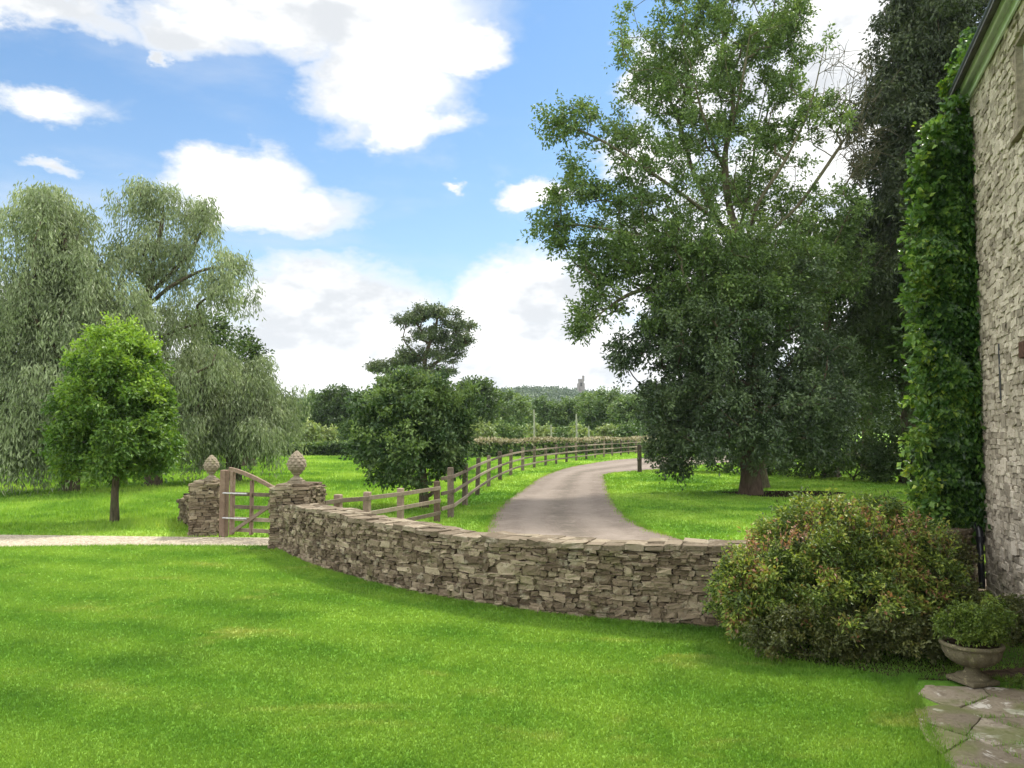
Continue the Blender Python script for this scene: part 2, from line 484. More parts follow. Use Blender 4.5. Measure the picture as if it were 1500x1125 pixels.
M['willow'] = leaf_mat('willow_leaves', [(0.0, (0.060, 0.090, 0.038)), (0.5, (0.180, 0.225, 0.110)), (1.0, (0.350, 0.400, 0.230))], 0.30, (1.1, 1.15, 0.7))
M['young'] = leaf_mat('young_tree_leaves', [(0.0, (0.022, 0.060, 0.012)), (0.5, (0.075, 0.155, 0.024)), (1.0, (0.190, 0.290, 0.045))], 0.35)
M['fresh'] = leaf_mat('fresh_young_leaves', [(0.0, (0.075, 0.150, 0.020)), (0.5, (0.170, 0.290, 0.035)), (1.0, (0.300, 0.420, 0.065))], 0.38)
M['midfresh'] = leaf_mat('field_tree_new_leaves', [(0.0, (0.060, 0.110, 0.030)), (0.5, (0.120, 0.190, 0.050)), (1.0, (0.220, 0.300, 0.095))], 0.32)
M['maple'] = leaf_mat('field_tree_leaves', [(0.0, (0.014, 0.036, 0.014)), (0.5, (0.056, 0.105, 0.034)), (1.0, (0.165, 0.230, 0.085))], 0.28)
M['pine'] = leaf_mat('pine_needles', [(0.0, (0.028, 0.045, 0.018)), (0.5, (0.070, 0.100, 0.038)), (1.0, (0.140, 0.170, 0.070))], 0.15)
M['mid'] = leaf_mat('hedgerow_leaves', [(0.0, (0.030, 0.058, 0.018)), (0.5, (0.080, 0.140, 0.038)), (1.0, (0.180, 0.250, 0.075))], 0.28, scale=0.12)
M['pale'] = leaf_mat('pale_shrub_leaves', [(0.0, (0.08, 0.12, 0.035)), (0.5, (0.17, 0.23, 0.075)), (1.0, (0.30, 0.34, 0.14))], 0.28, scale=0.3)
M['tan'] = leaf_mat('dry_hedge_leaves', [(0.0, (0.13, 0.12, 0.055)), (0.5, (0.28, 0.25, 0.14)), (1.0, (0.44, 0.39, 0.26))], 0.2, (1, 1, .8), scale=0.3)
M['hill'] = leaf_mat('far_wood_leaves', [(0.0, (0.020, 0.044, 0.018)), (0.5, (0.045, 0.082, 0.030)), (1.0, (0.090, 0.135, 0.046))], 0.2, scale=0.02)
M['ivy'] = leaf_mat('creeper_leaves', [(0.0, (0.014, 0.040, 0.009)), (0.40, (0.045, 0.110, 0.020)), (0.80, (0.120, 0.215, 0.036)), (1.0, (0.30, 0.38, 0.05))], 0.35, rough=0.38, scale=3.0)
M['spiraea'] = leaf_mat('shrub_leaves', [(0.0, (0.022, 0.038, 0.012)), (0.28, (0.060, 0.100, 0.024)), (0.52, (0.120, 0.180, 0.036)), (0.70, (0.29, 0.36, 0.065)), (0.84, (0.24, 0.12, 0.060)), (0.94, (0.34, 0.17, 0.11)), (1.0, (0.42, 0.27, 0.19))], 0.35, rough=0.5, scale=2.2)
M['coton'] = leaf_mat('low_shrub_leaves', [(0.0, (0.045, 0.062, 0.016)), (0.5, (0.080, 0.094, 0.030)), (0.85, (0.130, 0.140, 0.035)), (1.0, (0.15, 0.075, 0.045))], 0.28, rough=0.5, scale=2.5)
M['urnplant'] = leaf_mat('urn_plant_leaves', [(0.0, (0.035, 0.065, 0.012)), (0.5, (0.095, 0.150, 0.022)), (1.0, (0.22, 0.28, 0.05))], 0.35, scale=3.0)
M['drystone'] = stone_mat('drystone', [(0.0, (0.050, 0.036, 0.023)), (0.35, (0.115, 0.088, 0.058)), (0.7, (0.190, 0.150, 0.102)), (1.0, (0.32, 0.27, 0.185))], lichen=(0.30, 0.275, 0.20), lich_amt=0.5, moss=0.38)
M['cap'] = stone_mat('capstones', [(0.0, (0.085, 0.066, 0.044)), (0.5, (0.150, 0.120, 0.084)), (1.0, (0.25, 0.21, 0.15))], lichen=(0.33, 0.30, 0.23), lich_amt=0.5, moss=0.15)
M['fill'] = plain_mat('earthy_wall_fill', (0.045, 0.035, 0.024), 1.0, 0.0, 0.4, 18)
M['core'] = plain_mat('wall_core', (0.045, 0.038, 0.030), 1.0, 0.0, 0.3, 12)
M['house'] = stone_mat('house_rubble', [(0.0, (0.14, 0.118, 0.088)), (0.4, (0.30, 0.262, 0.20)), (1.0, (0.52, 0.46, 0.37))], lichen=(0.56, 0.51, 0.40), lich_amt=0.45, moss=0.22, bumpd=0.015)
M['mortar'] = plain_mat('lime_mortar', (0.24, 0.205, 0.155), 0.98, 0.05, 0.2, 20, 0.01)
M['urn'] = stone_mat('mossy_urn_stone', [(0.0, (0.050, 0.045, 0.028)), (0.5, (0.11, 0.095, 0.060)), (1.0, (0.20, 0.175, 0.12))], lichen=(0.30, 0.27, 0.16), lich_amt=0.6, moss=0.85, sc=3.0, bumpd=0.008)
M['carved'] = stone_mat('weathered_carved_stone', [(0.0, (0.13, 0.105, 0.075)), (0.5, (0.20, 0.165, 0.12)), (1.0, (0.29, 0.245, 0.185))], lichen=(0.33, 0.31, 0.24), lich_amt=0.5, moss=0.5, sc=1.6, bumpd=0.006)
M['wood'] = wood_mat('weathered_rail', (0.075, 0.058, 0.041), (0.16, 0.124, 0.09), (0.27, 0.22, 0.165))
M['woodred'] = wood_mat('gate_wood', (0.075, 0.050, 0.034), (0.165, 0.115, 0.082), (0.27, 0.205, 0.155))
M['post'] = wood_mat('fence_post_wood', (0.035, 0.028, 0.020), (0.085, 0.066, 0.048), (0.17, 0.135, 0.10))
M['white'] = plain_mat('painted_board', (0.62, 0.68, 0.64), 0.55, 0.3, 0.08)
M['black'] = plain_mat('black_gutter', (0.018, 0.018, 0.020), 0.35, 0.5, 0.2)
M['slate'] = plain_mat('roof_slate', (0.10, 0.095, 0.09), 0.7, 0.3, 0.3, 8)
M['iron'] = plain_mat('galvanised_iron', (0.42, 0.42, 0.42), 0.5, 0.5, 0.2, 20, metal=0.6)
M['tower'] = plain_mat('tower_stone', (0.22, 0.20, 0.18), 0.9, 0.1, 0.2, 0.6)
M['pole'] = plain_mat('pale_pole', (0.26, 0.27, 0.20), 0.8, 0.1, 0.15)
M['lintel'] = plain_mat('lintel_timber', (0.09, 0.050, 0.035), 0.85, 0.1, 0.3, 20)
M['soil'] = plain_mat('bed_soil', (0.05, 0.037, 0.025), 1.0, 0.0, 0.4, 20, 0.02)

def drive_mat(g):
    p = wpos(g)
    n1 = g.noise(p, 0.6, 5.0, 0.6); n2 = g.noise(p, 45.0, 4.0, 0.7); n3 = g.noise(p, 6.0, 5.0, 0.6)
    vo = g.n('ShaderNodeTexVoronoi'); g.put(vo.inputs['Vector'], p); vo.inputs['Scale'].default_value = 70.0
    c = g.ramp(n1.outputs['Fac'], [(0.3, (0.115, 0.094, 0.076)), (0.55, (0.155, 0.128, 0.104)), (0.75, (0.21, 0.176, 0.144))])
    c = g.mix(g.m('MULTIPLY', g.step(n2.outputs['Fac'], 0.35, 0.65), 0.35), c, (0.245, 0.205, 0.168, 1))
    c = g.mix(g.m('MULTIPLY', g.step(n3.outputs['Fac'], 0.50, 0.66), 0.4), c, (0.085, 0.070, 0.058, 1))
    n4 = g.noise(p, 1.7, 5.0, 0.65, 1.0)
    t = tintv(g)
    wv = g.m('ADD', t, g.m('MULTIPLY', g.m('SUBTRACT', n3.outputs['Fac'], 0.5), 0.10))
    tr = g.m('ABSOLUTE', g.m('SUBTRACT', g.m('ABSOLUTE', g.m('SUBTRACT', wv, 0.5)), 0.21))   # distance from either wheel track
    c = g.mix(g.m('MULTIPLY', g.m('SUBTRACT', 1.0, g.step(tr, 0.03, 0.12)), 0.45), c, (0.225, 0.19, 0.158, 1))
    mid_ = g.m('ABSOLUTE', g.m('SUBTRACT', wv, 0.5))
    c = g.mix(g.m('MULTIPLY', g.m('SUBTRACT', 1.0, g.step(mid_, 0.02, 0.10)), 0.45), c, (0.095, 0.082, 0.062, 1))
    c = g.mix(g.m('MULTIPLY', g.step(mid_, 0.42, 0.49), 0.6), c, (0.13, 0.10, 0.055, 1))
    c = g.mix(g.m('MULTIPLY', g.step(n4.outputs['Fac'], 0.50, 0.62), 0.35), c, (0.245, 0.205, 0.17, 1))
    return principled(g, c, 0.95, 0.1, bump(g, g.m('ADD', n2.outputs['Fac'], vo.outputs['Distance']), 0.7, 0.012)).outputs[0]
M['drive'] = material('driveway_tarmac', drive_mat)
def gravel_mat(g):
    p = wpos(g)
    vo = g.n('ShaderNodeTexVoronoi'); g.put(vo.inputs['Vector'], p); vo.inputs['Scale'].default_value = 32.0
    n = g.noise(p, 2.5, 4.0)
    sp = g.n('ShaderNodeSeparateColor'); g.put(sp.inputs[0], vo.outputs['Color'])
    c = g.ramp(sp.outputs[0], [(0.0, (0.18, 0.15, 0.105)), (0.5, (0.30, 0.26, 0.195)), (1.0, (0.42, 0.375, 0.295))])
    c = g.mix(g.m('MULTIPLY', g.step(n.outputs['Fac'], 0.5, 0.75), 0.4), c, (0.40, 0.36, 0.24, 1))
    return principled(g, c, 0.95, 0.1, bump(g, g.m('SUBTRACT', 1.0, vo.outputs['Distance']), 0.9, 0.02)).outputs[0]
M['gravel'] = material('pale_gravel', gravel_mat)
def flag_mat(g):
    p = wpos(g); t = tintv(g)
    n1 = g.noise(p, 5.0, 6.0, 0.65, 0.5); n2 = g.noise(p, 35.0, 5.0, 0.7); n3 = g.noise(p, 2.2, 4.0)
    c = g.ramp(g.m('ADD', g.m('MULTIPLY', t, 0.4), g.m('MULTIPLY', n2.outputs['Fac'], 0.6)), [(0.2, (0.14, 0.115, 0.08)), (0.6, (0.25, 0.21, 0.155)), (0.9, (0.40, 0.355, 0.28))])
    c = g.mix(g.m('MULTIPLY', g.step(n1.outputs['Fac'], 0.56, 0.64), 0.7), c, (0.60, 0.57, 0.50, 1))
    n5 = g.noise(p, 9.0, 6.0, 0.7, 0.8)
    c = g.mix(g.m('MULTIPLY', g.step(n5.outputs['Fac'], 0.52, 0.60), 0.6), c, (0.12, 0.095, 0.065, 1))
    c = g.mix(g.m('MULTIPLY', g.step(n3.outputs['Fac'], 0.46, 0.62), 0.7), c, (0.11, 0.13, 0.035, 1))
    return principled(g, c, 0.9, 0.15, bump(g, g.m('ADD', n1.outputs['Fac'], n2.outputs['Fac']), 0.8, 0.012)).outputs[0]
M['flag'] = material('mossy_flagstone', flag_mat)
def glass_mat(g):
    b = principled(g, (0.03, 0.04, 0.05, 1), 0.03, 1.0); return b.outputs[0]
M['woodfloor'] = plain_mat('shaded_wood_floor', (0.05, 0.075, 0.03), 0.95, 0.05, 0.3, 0.02)  # hill ground under the trees, one dark green tone
M['glass'] = material('window_glass', glass_mat)

# ------------------------------------------------------------------ ground sheets
def poly_sheet(name, pts, z, mat, label=None, sub=0):
    import bmesh
    bm = bmesh.new()
    vs = [bm.verts.new((float(p[0]), float(p[1]), z)) for p in pts]
    f = bm.faces.new(vs)
    if f.normal.z < 0: f.normal_flip()
    bmesh.ops.triangulate(bm, faces=bm.faces[:])
    me = bpy.data.meshes.new(name); bm.to_mesh(me); bm.free(); me.materials.append(mat)
    o = bpy.data.objects.new(name, me); COL.objects.link(o)
    return tag(o, kind='structure')

def smooth_path(pts, n=80):
    pts = np.asarray(pts, float); m = len(pts)
    out = []
    for i in range(m - 1):
        p0 = pts[max(i - 1, 0)]; p1 = pts[i]; p2 = pts[i + 1]; p3 = pts[min(i + 2, m - 1)]
        k = max(3, n // (m - 1))
        for t in np.linspace(0, 1, k, endpoint=False):
            out.append(0.5 * ((2 * p1) + (-p0 + p2) * t + (2 * p0 - 5 * p1 + 4 * p2 - p3) * t * t + (-p0 + 3 * p1 - 3 * p2 + p3) * t ** 3))
    out.append(pts[-1])
    return np.array(out)

poly_sheet('ground', [(-2500, -60), (2500, -60), (2500, 3000), (-2500, 3000)], 0.0, M['field'])

# driveway edges, traced on the ground
DL = [G(x, y)[:2] for x, y in [(713, 776), (721, 756), (742, 734), (768, 716), (789, 701), (811, 691.5), (832, 685), (856, 680.5)]]
DL = [(-0.55, 9.9), (-0.55, 12.5)] + DL + [(8.2, 57), (15, 64), (30, 72), (60, 80)]
DR = [G(x, y)[:2] for x, y in [(960, 779), (938, 769), (917, 756.5), (902, 740), (892, 721), (888.5, 706), (893, 694)]]
DR = [(7.6, 11.5), (4.9, 12.7), (3.75, 14.5)] + DR + [(8.3, 43), (13, 50), (20, 57), (32, 64), (61, 75)]
DLs = smooth_path(DL, 90); DRs = smooth_path(DR, 90)
def wob(p, a=0.05, f=2.0):
    q = p.copy(); s = np.arange(len(p))
    q[:, 0] += a * np.sin(s * f) + a * 0.6 * np.sin(s * f * 2.3 + 1); return q
def resamp(p, n):
    d = np.concatenate([[0], np.cumsum(np.linalg.norm(np.diff(p, axis=0), axis=1))]); t = np.linspace(0, d[-1], n)
    return np.stack([np.interp(t, d, p[:, 0]), np.interp(t, d, p[:, 1])], -1)
def driveway():
    # pair the edges by distance along the drive so that the tracks follow it
    a = wob(DLs); b = wob(DRs); nA, nX = 240, 40
    a = resamp(a, nA); b = resamp(b, nA)
    t = np.linspace(0, 1, nX + 1)
    V = a[:, None, :] * (1 - t)[None, :, None] + b[:, None, :] * t[None, :, None]
    V = np.concatenate([V, np.full(V.shape[:2] + (1,), .012)], -1).reshape(-1, 3)
    i_ = np.arange(nA - 1)[:, None] * (nX + 1); j_ = np.arange(nX)[None]
    F = np.stack([i_ + j_, i_ + j_ + 1, i_ + nX + 2 + j_, i_ + nX + 1 + j_], -1).reshape(-1, 4)
    o = mesh_np('driveway', V, F, M['drive'], None, np.tile((t[:-1] + t[1:]) / 2, nA - 1)); tag(o, kind='structure')
    poly_sheet('driveway_apron', [a[0], (-.4, 11.5), (2, 12.0), (5, 12.4), b[0], (7.6, 11.2), (5.5, 10.4), (2, 9.35)], .007, M['drive'])
driveway()

# gravel path
gp_far = [(-30, 16.6), (-14, 16.55), (-10, 16.35), (-6.2, 16.05), (-4.4, 15.9), (-3.9, 15.6)]
gp_near = [(-3.9, 14.6), (-4.4, 14.72), (-7, 14.85), (-10, 14.6), (-14, 14.5), (-30, 14.6)]
poly_sheet('gravel_path', list(wob(smooth_path(gp_far, 60), .04)) + list(wob(smooth_path(gp_near, 60), .04)), 0.010, M['gravel'])

# garden wall plan (front face)
WF = [G(x, y)[:2] for x, y in [(408, 806), (450, 826), (520, 849), (600, 869), (700, 887), (800, 902), (900, 912), (1000, 920)]]
WF += [(2.9, 8.62), (4.1, 9.0), (5.2, 9.78), (6.0, 10.56), (6.55, 11.13)]
WFs = smooth_path(WF, 110)
# lawn sheet: in front of the wall up to the path
lawn_pts = [(-30, -20), (2.2, -20), (2.2, 3.0)] + [(2.72, 4.2), G(1385, 1125)[:2], G(1350, 1050)[:2], G(1328, 1003)[:2], (3.6, 7.1), (6.0, 7.6), (5.9, 10.0)] \
    + list(WFs[::-1][4:] + np.array([0, 0.1])) + [(-4.4, 14.74), (-7, 14.87), (-10, 14.62), (-14, 14.52), (-30, 14.62)]
poly_sheet('lawn', lawn_pts, 0.005, M['lawn'])
# planting bed under the shrubs
poly_sheet('planting_bed', smooth_path([(2.35, 8.5), (2.55, 7.75), (3.2, 7.25), (3.55, 7.0), (4.7, 6.95), (5.0, 7.2), (5.9, 10.3), (4.4, 9.1), (3.2, 8.65), (2.35, 8.5)], 70)[:-1], 0.012, M['soil'])
# bare ring of soil round the big trunk
rg = [(9.3 + (2.0 + .3 * math.sin(3 * a)) * math.cos(a), 26.7 + (1.5 + .25 * math.sin(2 * a + 1)) * math.sin(a)) for a in np.linspace(0, 2 * math.pi, 40, endpoint=False)]
poly_sheet('soil_patch', rg, 0.008, M['soil'])

# paving of worn flagstones, with moss in the joints
def clip_poly(poly, nx, ny, c):
    out = []
    for a, b in zip(poly, poly[1:] + poly[:1]):
        da = a[0] * nx + a[1] * ny - c; db = b[0] * nx + b[1] * ny - c
        if da <= 0: out.append(a)
        if (da < 0) != (db < 0) and da != db:
            t = da / (da - db); out.append((a[0] + (b[0] - a[0]) * t, a[1] + (b[1] - a[1]) * t))
    return out
JOINTS = []
def paving():
    mb = MB(); pts = []
    for iy in range(-1, 11):
        for ix in range(-1, 8):
            pts.append((2.1 + ix * .56 + (iy % 2) * .26 + random.uniform(-.17, .17), 3.1 + iy * .38 + random.uniform(-.12, .12)))
    for k, (x, y) in enumerate(pts):
        if not (2.0 < x < 5.5 and 3.1 < y < 6.85): continue
        xl = np.interp(y, [3.0, 4.2, 5.12, 5.9, 6.85], [2.22, 2.66, 2.82, 2.98, 3.42])
        if x < xl - .12: continue
        poly = [(x - 1, y - 1), (x + 1, y - 1), (x + 1, y + 1), (x - 1, y + 1)]
        for q, (u, v) in enumerate(pts):
            if q == k or abs(u - x) > 1.2 or abs(v - y) > 1.2: continue
            nx, ny = u - x, v - y; l = math.hypot(nx, ny); nx /= l; ny /= l
            poly = clip_poly(poly, nx, ny, (x + u) / 2 * nx + (y + v) / 2 * ny - .003)
            if len(poly) < 3: break
        if len(poly) < 3: continue
        poly = clip_poly(poly, 0, 1, 6.97)
        # left edge line of the terrace
        if len(poly) < 3: continue
        p = np.array(poly); c = p.mean(0)
        xs_ = np.interp(p[:, 1], [3.0, 4.2, 5.12, 5.9, 6.85], [2.22, 2.66, 2.82, 2.98, 3.42]); p[:, 0] = np.maximum(p[:, 0], xs_ + rng.uniform(-.02, .02, len(p)))
        # resample the outline, round the corners
        R_ = []
        for a, b in zip(p, np.roll(p, -1, 0)):
            m_ = max(2, int(np.linalg.norm(b - a) / .05))
            for t in np.arange(m_) / m_: R_.append(a + (b - a) * t)
        R_ = np.array(R_)
        JOINTS.extend(R_.tolist())
        for _ in range(0): R_ = (R_ + (np.roll(R_, 1, 0) + np.roll(R_, -1, 0)) / 2) / 2
        R_ += rng.normal(0, .003, R_.shape); c = R_.mean(0); n = len(R_)
        zt = .026 + random.uniform(-.006, .008); tx, ty = random.gauss(0, .006), random.gauss(0, .006)
        rings = []
        for f_, dz in ((1.0, -.03), (1.0, -.006), (.975, 0), (.7, .001), (.35, .0015)):
            q = c + (R_ - c) * f_; z = zt + dz + (q[:, 0] - c[0]) * tx + (q[:, 1] - c[1]) * ty + (rng.normal(0, .0015, n) if dz > -.01 else 0)
            rings.append(np.c_[q, z])
        v = np.vstack(rings + [np.array([[*c, zt + .001]])])
        i_ = np.arange(n); k_ = (i_ + 1) % n; F = []
        for r_ in range(4): F.append(np.stack([r_ * n + i_, r_ * n + k_, (r_ + 1) * n + k_, (r_ + 1) * n + i_], -1))
        tn = random.random()
        mb.add(v, np.vstack(F), tn); mb.add(v, np.stack([4 * n + i_, 4 * n + k_, np.full(n, 5 * n)], -1), tn)
    o = mb.build('paving', M['flag']); tag(o, kind='structure')
paving()
poly_sheet('paving_joints', [(2.25, 3.1), (5.6, 3.1), (5.6, 7.0), (3.43, 7.0), (3.0, 5.9), (2.82, 5.1), (2.66, 4.2)], 0.009, M['lawn'])

# ------------------------------------------------------------------ grass blades
def inside(poly, x, y):
    poly = np.asarray(poly, float); r = np.zeros(len(x), bool)
    j = len(poly) - 1
    for i in range(len(poly)):
        xi, yi = poly[i]; xj, yj = poly[j]
        c = ((yi > y) != (yj > y)) & (x < (xj - xi) * (y - yi) / (yj - yi + 1e-12) + xi)
        r ^= c; j = i
    return r
def blades(name, x, y, hgt, wid, mat, z0=0.0, lean=0.5):
    n = len(x); a = rng.random(n) * 2 * np.pi; la = rng.random(n) * 2 * np.pi
    h = hgt * rng.uniform(0.5, 1.25, n); w = wid * rng.uniform(.6, 1.2, n)
    dx, dy = np.cos(a) * w, np.sin(a) * w
    lx, ly = np.cos(la) * h * lean * rng.random(n), np.sin(la) * h * lean * rng.random(n)
    v = np.empty((n, 3, 3))
    v[:, 0] = np.stack([x - dx, y - dy, np.full(n, z0)], -1); v[:, 1] = np.stack([x + dx, y + dy, np.full(n, z0)], -1)
    v[:, 2] = np.stack([x + lx, y + ly, z0 + h], -1)
    f = np.arange(3 * n).reshape(n, 3)
    o = mesh_np(name, v.reshape(-1, 3), f, mat, None, rng.random(n))
    tag(o, kind='stuff'); return o
def lawn_blades():
    lp = lawn_pts
    N = 800000
    # density falls off with distance: sample depth with 1/y weight
    u = rng.random(N); y = 3.6 * (15.0 / 3.6) ** u
    half = y * 0.70 + 0.6
    x = rng.uniform(-1, 1, N) * half
    keep = inside(lp, x, y)
    x, y = x[keep], y[keep]
    o = blades('grass', x, y, 0.015 + 0.0016 * y, 0.0020 + 0.0007 * y, M['blade'], 0.003)
    tag(o, 'short mown bright green grass of the front lawn', 'grass')
    # longer ragged fringe along the wall foot, the path and the paving
    xs = []; ys = []
    for i in range(26000):
        k = random.random() * (len(WFs) - 30); j = int(k); p = WFs[j] + (WFs[j + 1] - WFs[j]) * (k - j)
        xs.append(p[0] - abs(random.gauss(0, .05)) * 0.5); ys.append(p[1] - abs(random.gauss(0, .05)))
    gn = smooth_path(gp_near, 60); pe = np.array([(2.62, 4.2), G(1385, 1125)[:2], G(1350, 1050)[:2], G(1328, 1003)[:2], (3.5, 7.05), (4.8, 6.9)])
    for i in range(9000):
        j = random.randrange(len(gn) - 1); t = random.random(); p = gn[j] * (1 - t) + gn[j + 1] * t
        if abs(p[0]) > 11: continue
        xs.append(p[0]); ys.append(p[1] + random.gauss(0, .04))
    for i in range(5000):
        j = random.randrange(len(pe) - 1); t = random.random(); p = pe[j] * (1 - t) + pe[j + 1] * t
        xs.append(p[0] + random.gauss(0, .03)); ys.append(p[1] + random.gauss(0, .03))
    for i in range(6000):
        q = random.choice(JOINTS)
        if math.sin(q[0] * 5 + 1) * math.sin(q[1] * 4.3) < -.1: continue
        xs.append(q[0] + random.gauss(0, .012)); ys.append(q[1] + random.gauss(0, .012))
    xs = np.array(xs); ys = np.array(ys)
    o = blades('grass', xs, ys, 0.055, 0.004, M['blade'], 0.003, 0.7)
    tag(o, 'longer grass fringe at the wall foot and paving edge', 'grass')
lawn_blades()
def drive_fringe():
    xs = []; ys = []
    for E in (DLs, DRs):
        for i in range(9000):
            k = random.randrange(len(E) - 1); t = random.random(); p = E[k] * (1 - t) + E[k + 1] * t
            if p[1] > 50 or p[1] < 9: continue
            w_ = .05 + .07 * (math.sin(p[1] * 2.1) * math.sin(p[1] * 5.3 + p[0]) + .4)
            xs.append(p[0] + random.gauss(0, max(.02, w_))); ys.append(p[1] + random.gauss(0, max(.02, w_)))
    o = blades('grass', np.array(xs), np.array(ys), .06, .006, M['fblade'], .010, .6)
    tag(o, 'ragged grass creeping over both edges of the drive', 'grass')
drive_fringe()
drive_poly = list(DLs) + list(DRs[::-1])
def field_blades():
    N = 420000
    u = rng.random(N); y = 12.0 * (75.0 / 12.0) ** u
    x = rng.uniform(-1, 1, N) * (y * 0.69 + 1)
    k = ~inside(drive_poly, x, y) & ~inside(gp_far + gp_near, x, y) & ~inside(lawn_pts, x, y)
    k &= ~(inside(rg, x, y) & (rng.random(N) < .9))
    # only beyond the wall
    wy = np.interp(x, WFs[:, 0], WFs[:, 1]); k &= (y > wy + 0.55) | (x < -4.5)
    # keep right of house clear
    k &= ~((x > 6.2) & (y < 12.2))
    x, y = x[k], y[k]
    right = inside([(x_, y_) for x_, y_ in list(DRs)] + [(70, 10)], x, y)
    verge = (np.abs(x - np.interp(y, DLs[:, 1], DLs[:, 0])) < 2.4) & (y < 60)
    short = right | verge | ((x < -4.5) & (y < 17.2))
    h = np.where(short, 0.04, 0.085 + 0.03 * np.sin(x * 1.7) * np.sin(y * 1.3))
    o = blades('grass', x, y, h + 0.0006 * y, 0.0035 + 0.0007 * y, M['fblade'], 0.0, 0.6)
    tag(o, 'grass of the paddock and drive verges beyond the stone wall', 'grass')
field_blades()

# ------------------------------------------------------------------ stone walls, piers
def normals_of(path, side=1):
    T = np.gradient(path, axis=0); T /= np.linalg.norm(T, axis=1, keepdims=True)
    return np.stack([T[:, 1], -T[:, 0]], -1) * side
def garden_wall():
    base = WFs[0]
    w = thing('garden_wall', (WFs[40][0], WFs[40][1], 0), 'low curving dry stone wall with pale capstones across the lawn', 'stone wall')
    nf = normals_of(WFs, 1)
    if nf[30] @ (-WFs[30]) < 0: nf = -nf
    TH = 0.46
    back = WFs - nf * TH
    S = np.concatenate([[0], np.cumsum(np.linalg.norm(np.diff(WFs, axis=0), axis=1))])
    zt = lambda s: 0.83 + 0.03 * math.sin(s * 0.8) - 0.10 * max(0, 1 - s / 1.2) + 0.012 * math.sin(s * 3.1)
    zb = zt
    mb = MB()
    face_stones(mb, WFs, nf, 0.0, zt, (0.036, 0.074), (0.06, 0.22), 0.085, jit=0.12, big=0.20)
    face_stones(mb, back[::-1], -nf[::-1], 0.0, lambda s: zt(S[-1] - s), (0.055, 0.095), (0.16, 0.40), 0.09, jit=0.10)
    mb.build('stonework', M['drystone'], w)
    # dark hearting behind the face stones
    c = MB()
    A = WFs - nf * 0.035; B = WFs - nf * (TH - 0.035); n = len(A)
    z = np.array([zt(s) - 0.02 for s in S])
    v = np.concatenate([np.c_[A, np.zeros(n)], np.c_[A, z], np.c_[B, z], np.c_[B, np.zeros(n)]])
    i = np.arange(n - 1)
    f = np.vstack([np.stack([i + k * n, i + 1 + k * n, i + 1 + (k + 1) * n, i + (k + 1) * n], -1) for k in range(3)])
    c.add(v, f); c.build('wall_core', M['fill'], w)
    # capping: flat stones two deep
    cb = MB(); cs = []; ux = []; uy = []; uz = []; hs = []
    s = 0.0
    while s < S[-1] - 0.1:
        wd = random.uniform(0.10, 0.30)
        sm = s + wd / 2
        p = np.array([np.interp(sm, S, WFs[:, 0]), np.interp(sm, S, WFs[:, 1])]); nn = np.array([np.interp(sm, S, nf[:, 0]), np.interp(sm, S, nf[:, 1])]); nn /= np.linalg.norm(nn)
        t = np.array([-nn[1], nn[0]])
        split = random.uniform(0.18, 0.30)
        for (a, b) in ((-0.02, split), (split, TH + 0.02)):
            q = p - nn * (a + b) / 2
            th = random.uniform(0.028, 0.040)
            tz = random.gauss(0, .012)
            cs.append([q[0], q[1], zt(sm) + th * 0.7 + random.uniform(-.004, .005)])
            ux.append([t[0], t[1], tz]); uy.append([nn[0], nn[1], random.gauss(0, .015)]); uz.append([0, 0, 1])
            hs.append([wd / 2 * 1.03, (b - a) / 2 * 1.04, th])
        s += wd * 0.99
    add_stones(cb, np.array(cs), np.array(ux), np.array(uy), np.array(uz), np.array(hs), 0.045)
    cb.build('capping', M['cap'], w)
garden_wall()

def rect_path(cx, cy, wx, wy, ang):
    c, s = math.cos(ang), math.sin(ang)
    out = []
    for (x, y) in ((-1, -1), (1, -1), (1, 1), (-1, 1)):
        X, Y = x * wx / 2, y * wy / 2
        out.append((cx + X * c - Y * s, cy + X * s + Y * c))
    return out
def pier(cx, cy, wx, wy, h, ang, label):
    t = thing('stone_pier', (cx, cy, 0), label, 'gate pier', 'stone piers beside the garden gate')
    mb = MB(); cr = rect_path(cx, cy, wx, wy, ang)
    for k in range(4):
        a = np.array(cr[k]); b = np.array(cr[(k + 1) % 4])
        pth = np.array([a, (a + b) / 2, b]); d = (b - a) / np.linalg.norm(b - a)
        n = np.array([d[1], -d[0]])
        face_stones(mb, pth, np.array([n] * 3), 0.0, lambda s: h, (0.038, 0.075), (0.09, 0.24), 0.085, jit=0.085)
    mb.build('stonework', M['drystone'], t)
    c = MB(); ax = np.array([[math.cos(ang), math.sin(ang), 0], [-math.sin(ang), math.cos(ang), 0], [0, 0, 1]])
    c.box((cx, cy, h / 2 - .01), (wx / 2 - .06, wy / 2 - .06, h / 2 - .01), ax); c.build('pier_core', M['core'], t)
    cp = MB(); cs = []; ux = []; uy = []; uz = []; hs = []
    nx = max(2, int(round(wx / .3))); ny = max(2, int(round(wy / .3)))
    for lay in range(2):
        W, Hh = wx + .05 - lay * .16, wy + .05 - lay * .16
        for i in range(nx):
            for j in range(ny):
                X = (-.5 + (i + .5) / nx) * W + random.gauss(0, .01); Y = (-.5 + (j + .5) / ny) * Hh
                q = np.array([cx, cy]) + X * ax[0][:2] + Y * ax[1][:2]
                cs.append([q[0], q[1], h + .03 + lay * .05]); ux.append(ax[0]); uy.append(ax[1]); uz.append(ax[2])
                hs.append([W / nx / 2 * 1.03, Hh / ny / 2 * 1.03, .026])
    add_stones(cp, np.array(cs), np.array(ux), np.array(uy), np.array(uz), np.array(hs), .08)
    cp.build('capping', M['drystone'], t)
    return h + .105
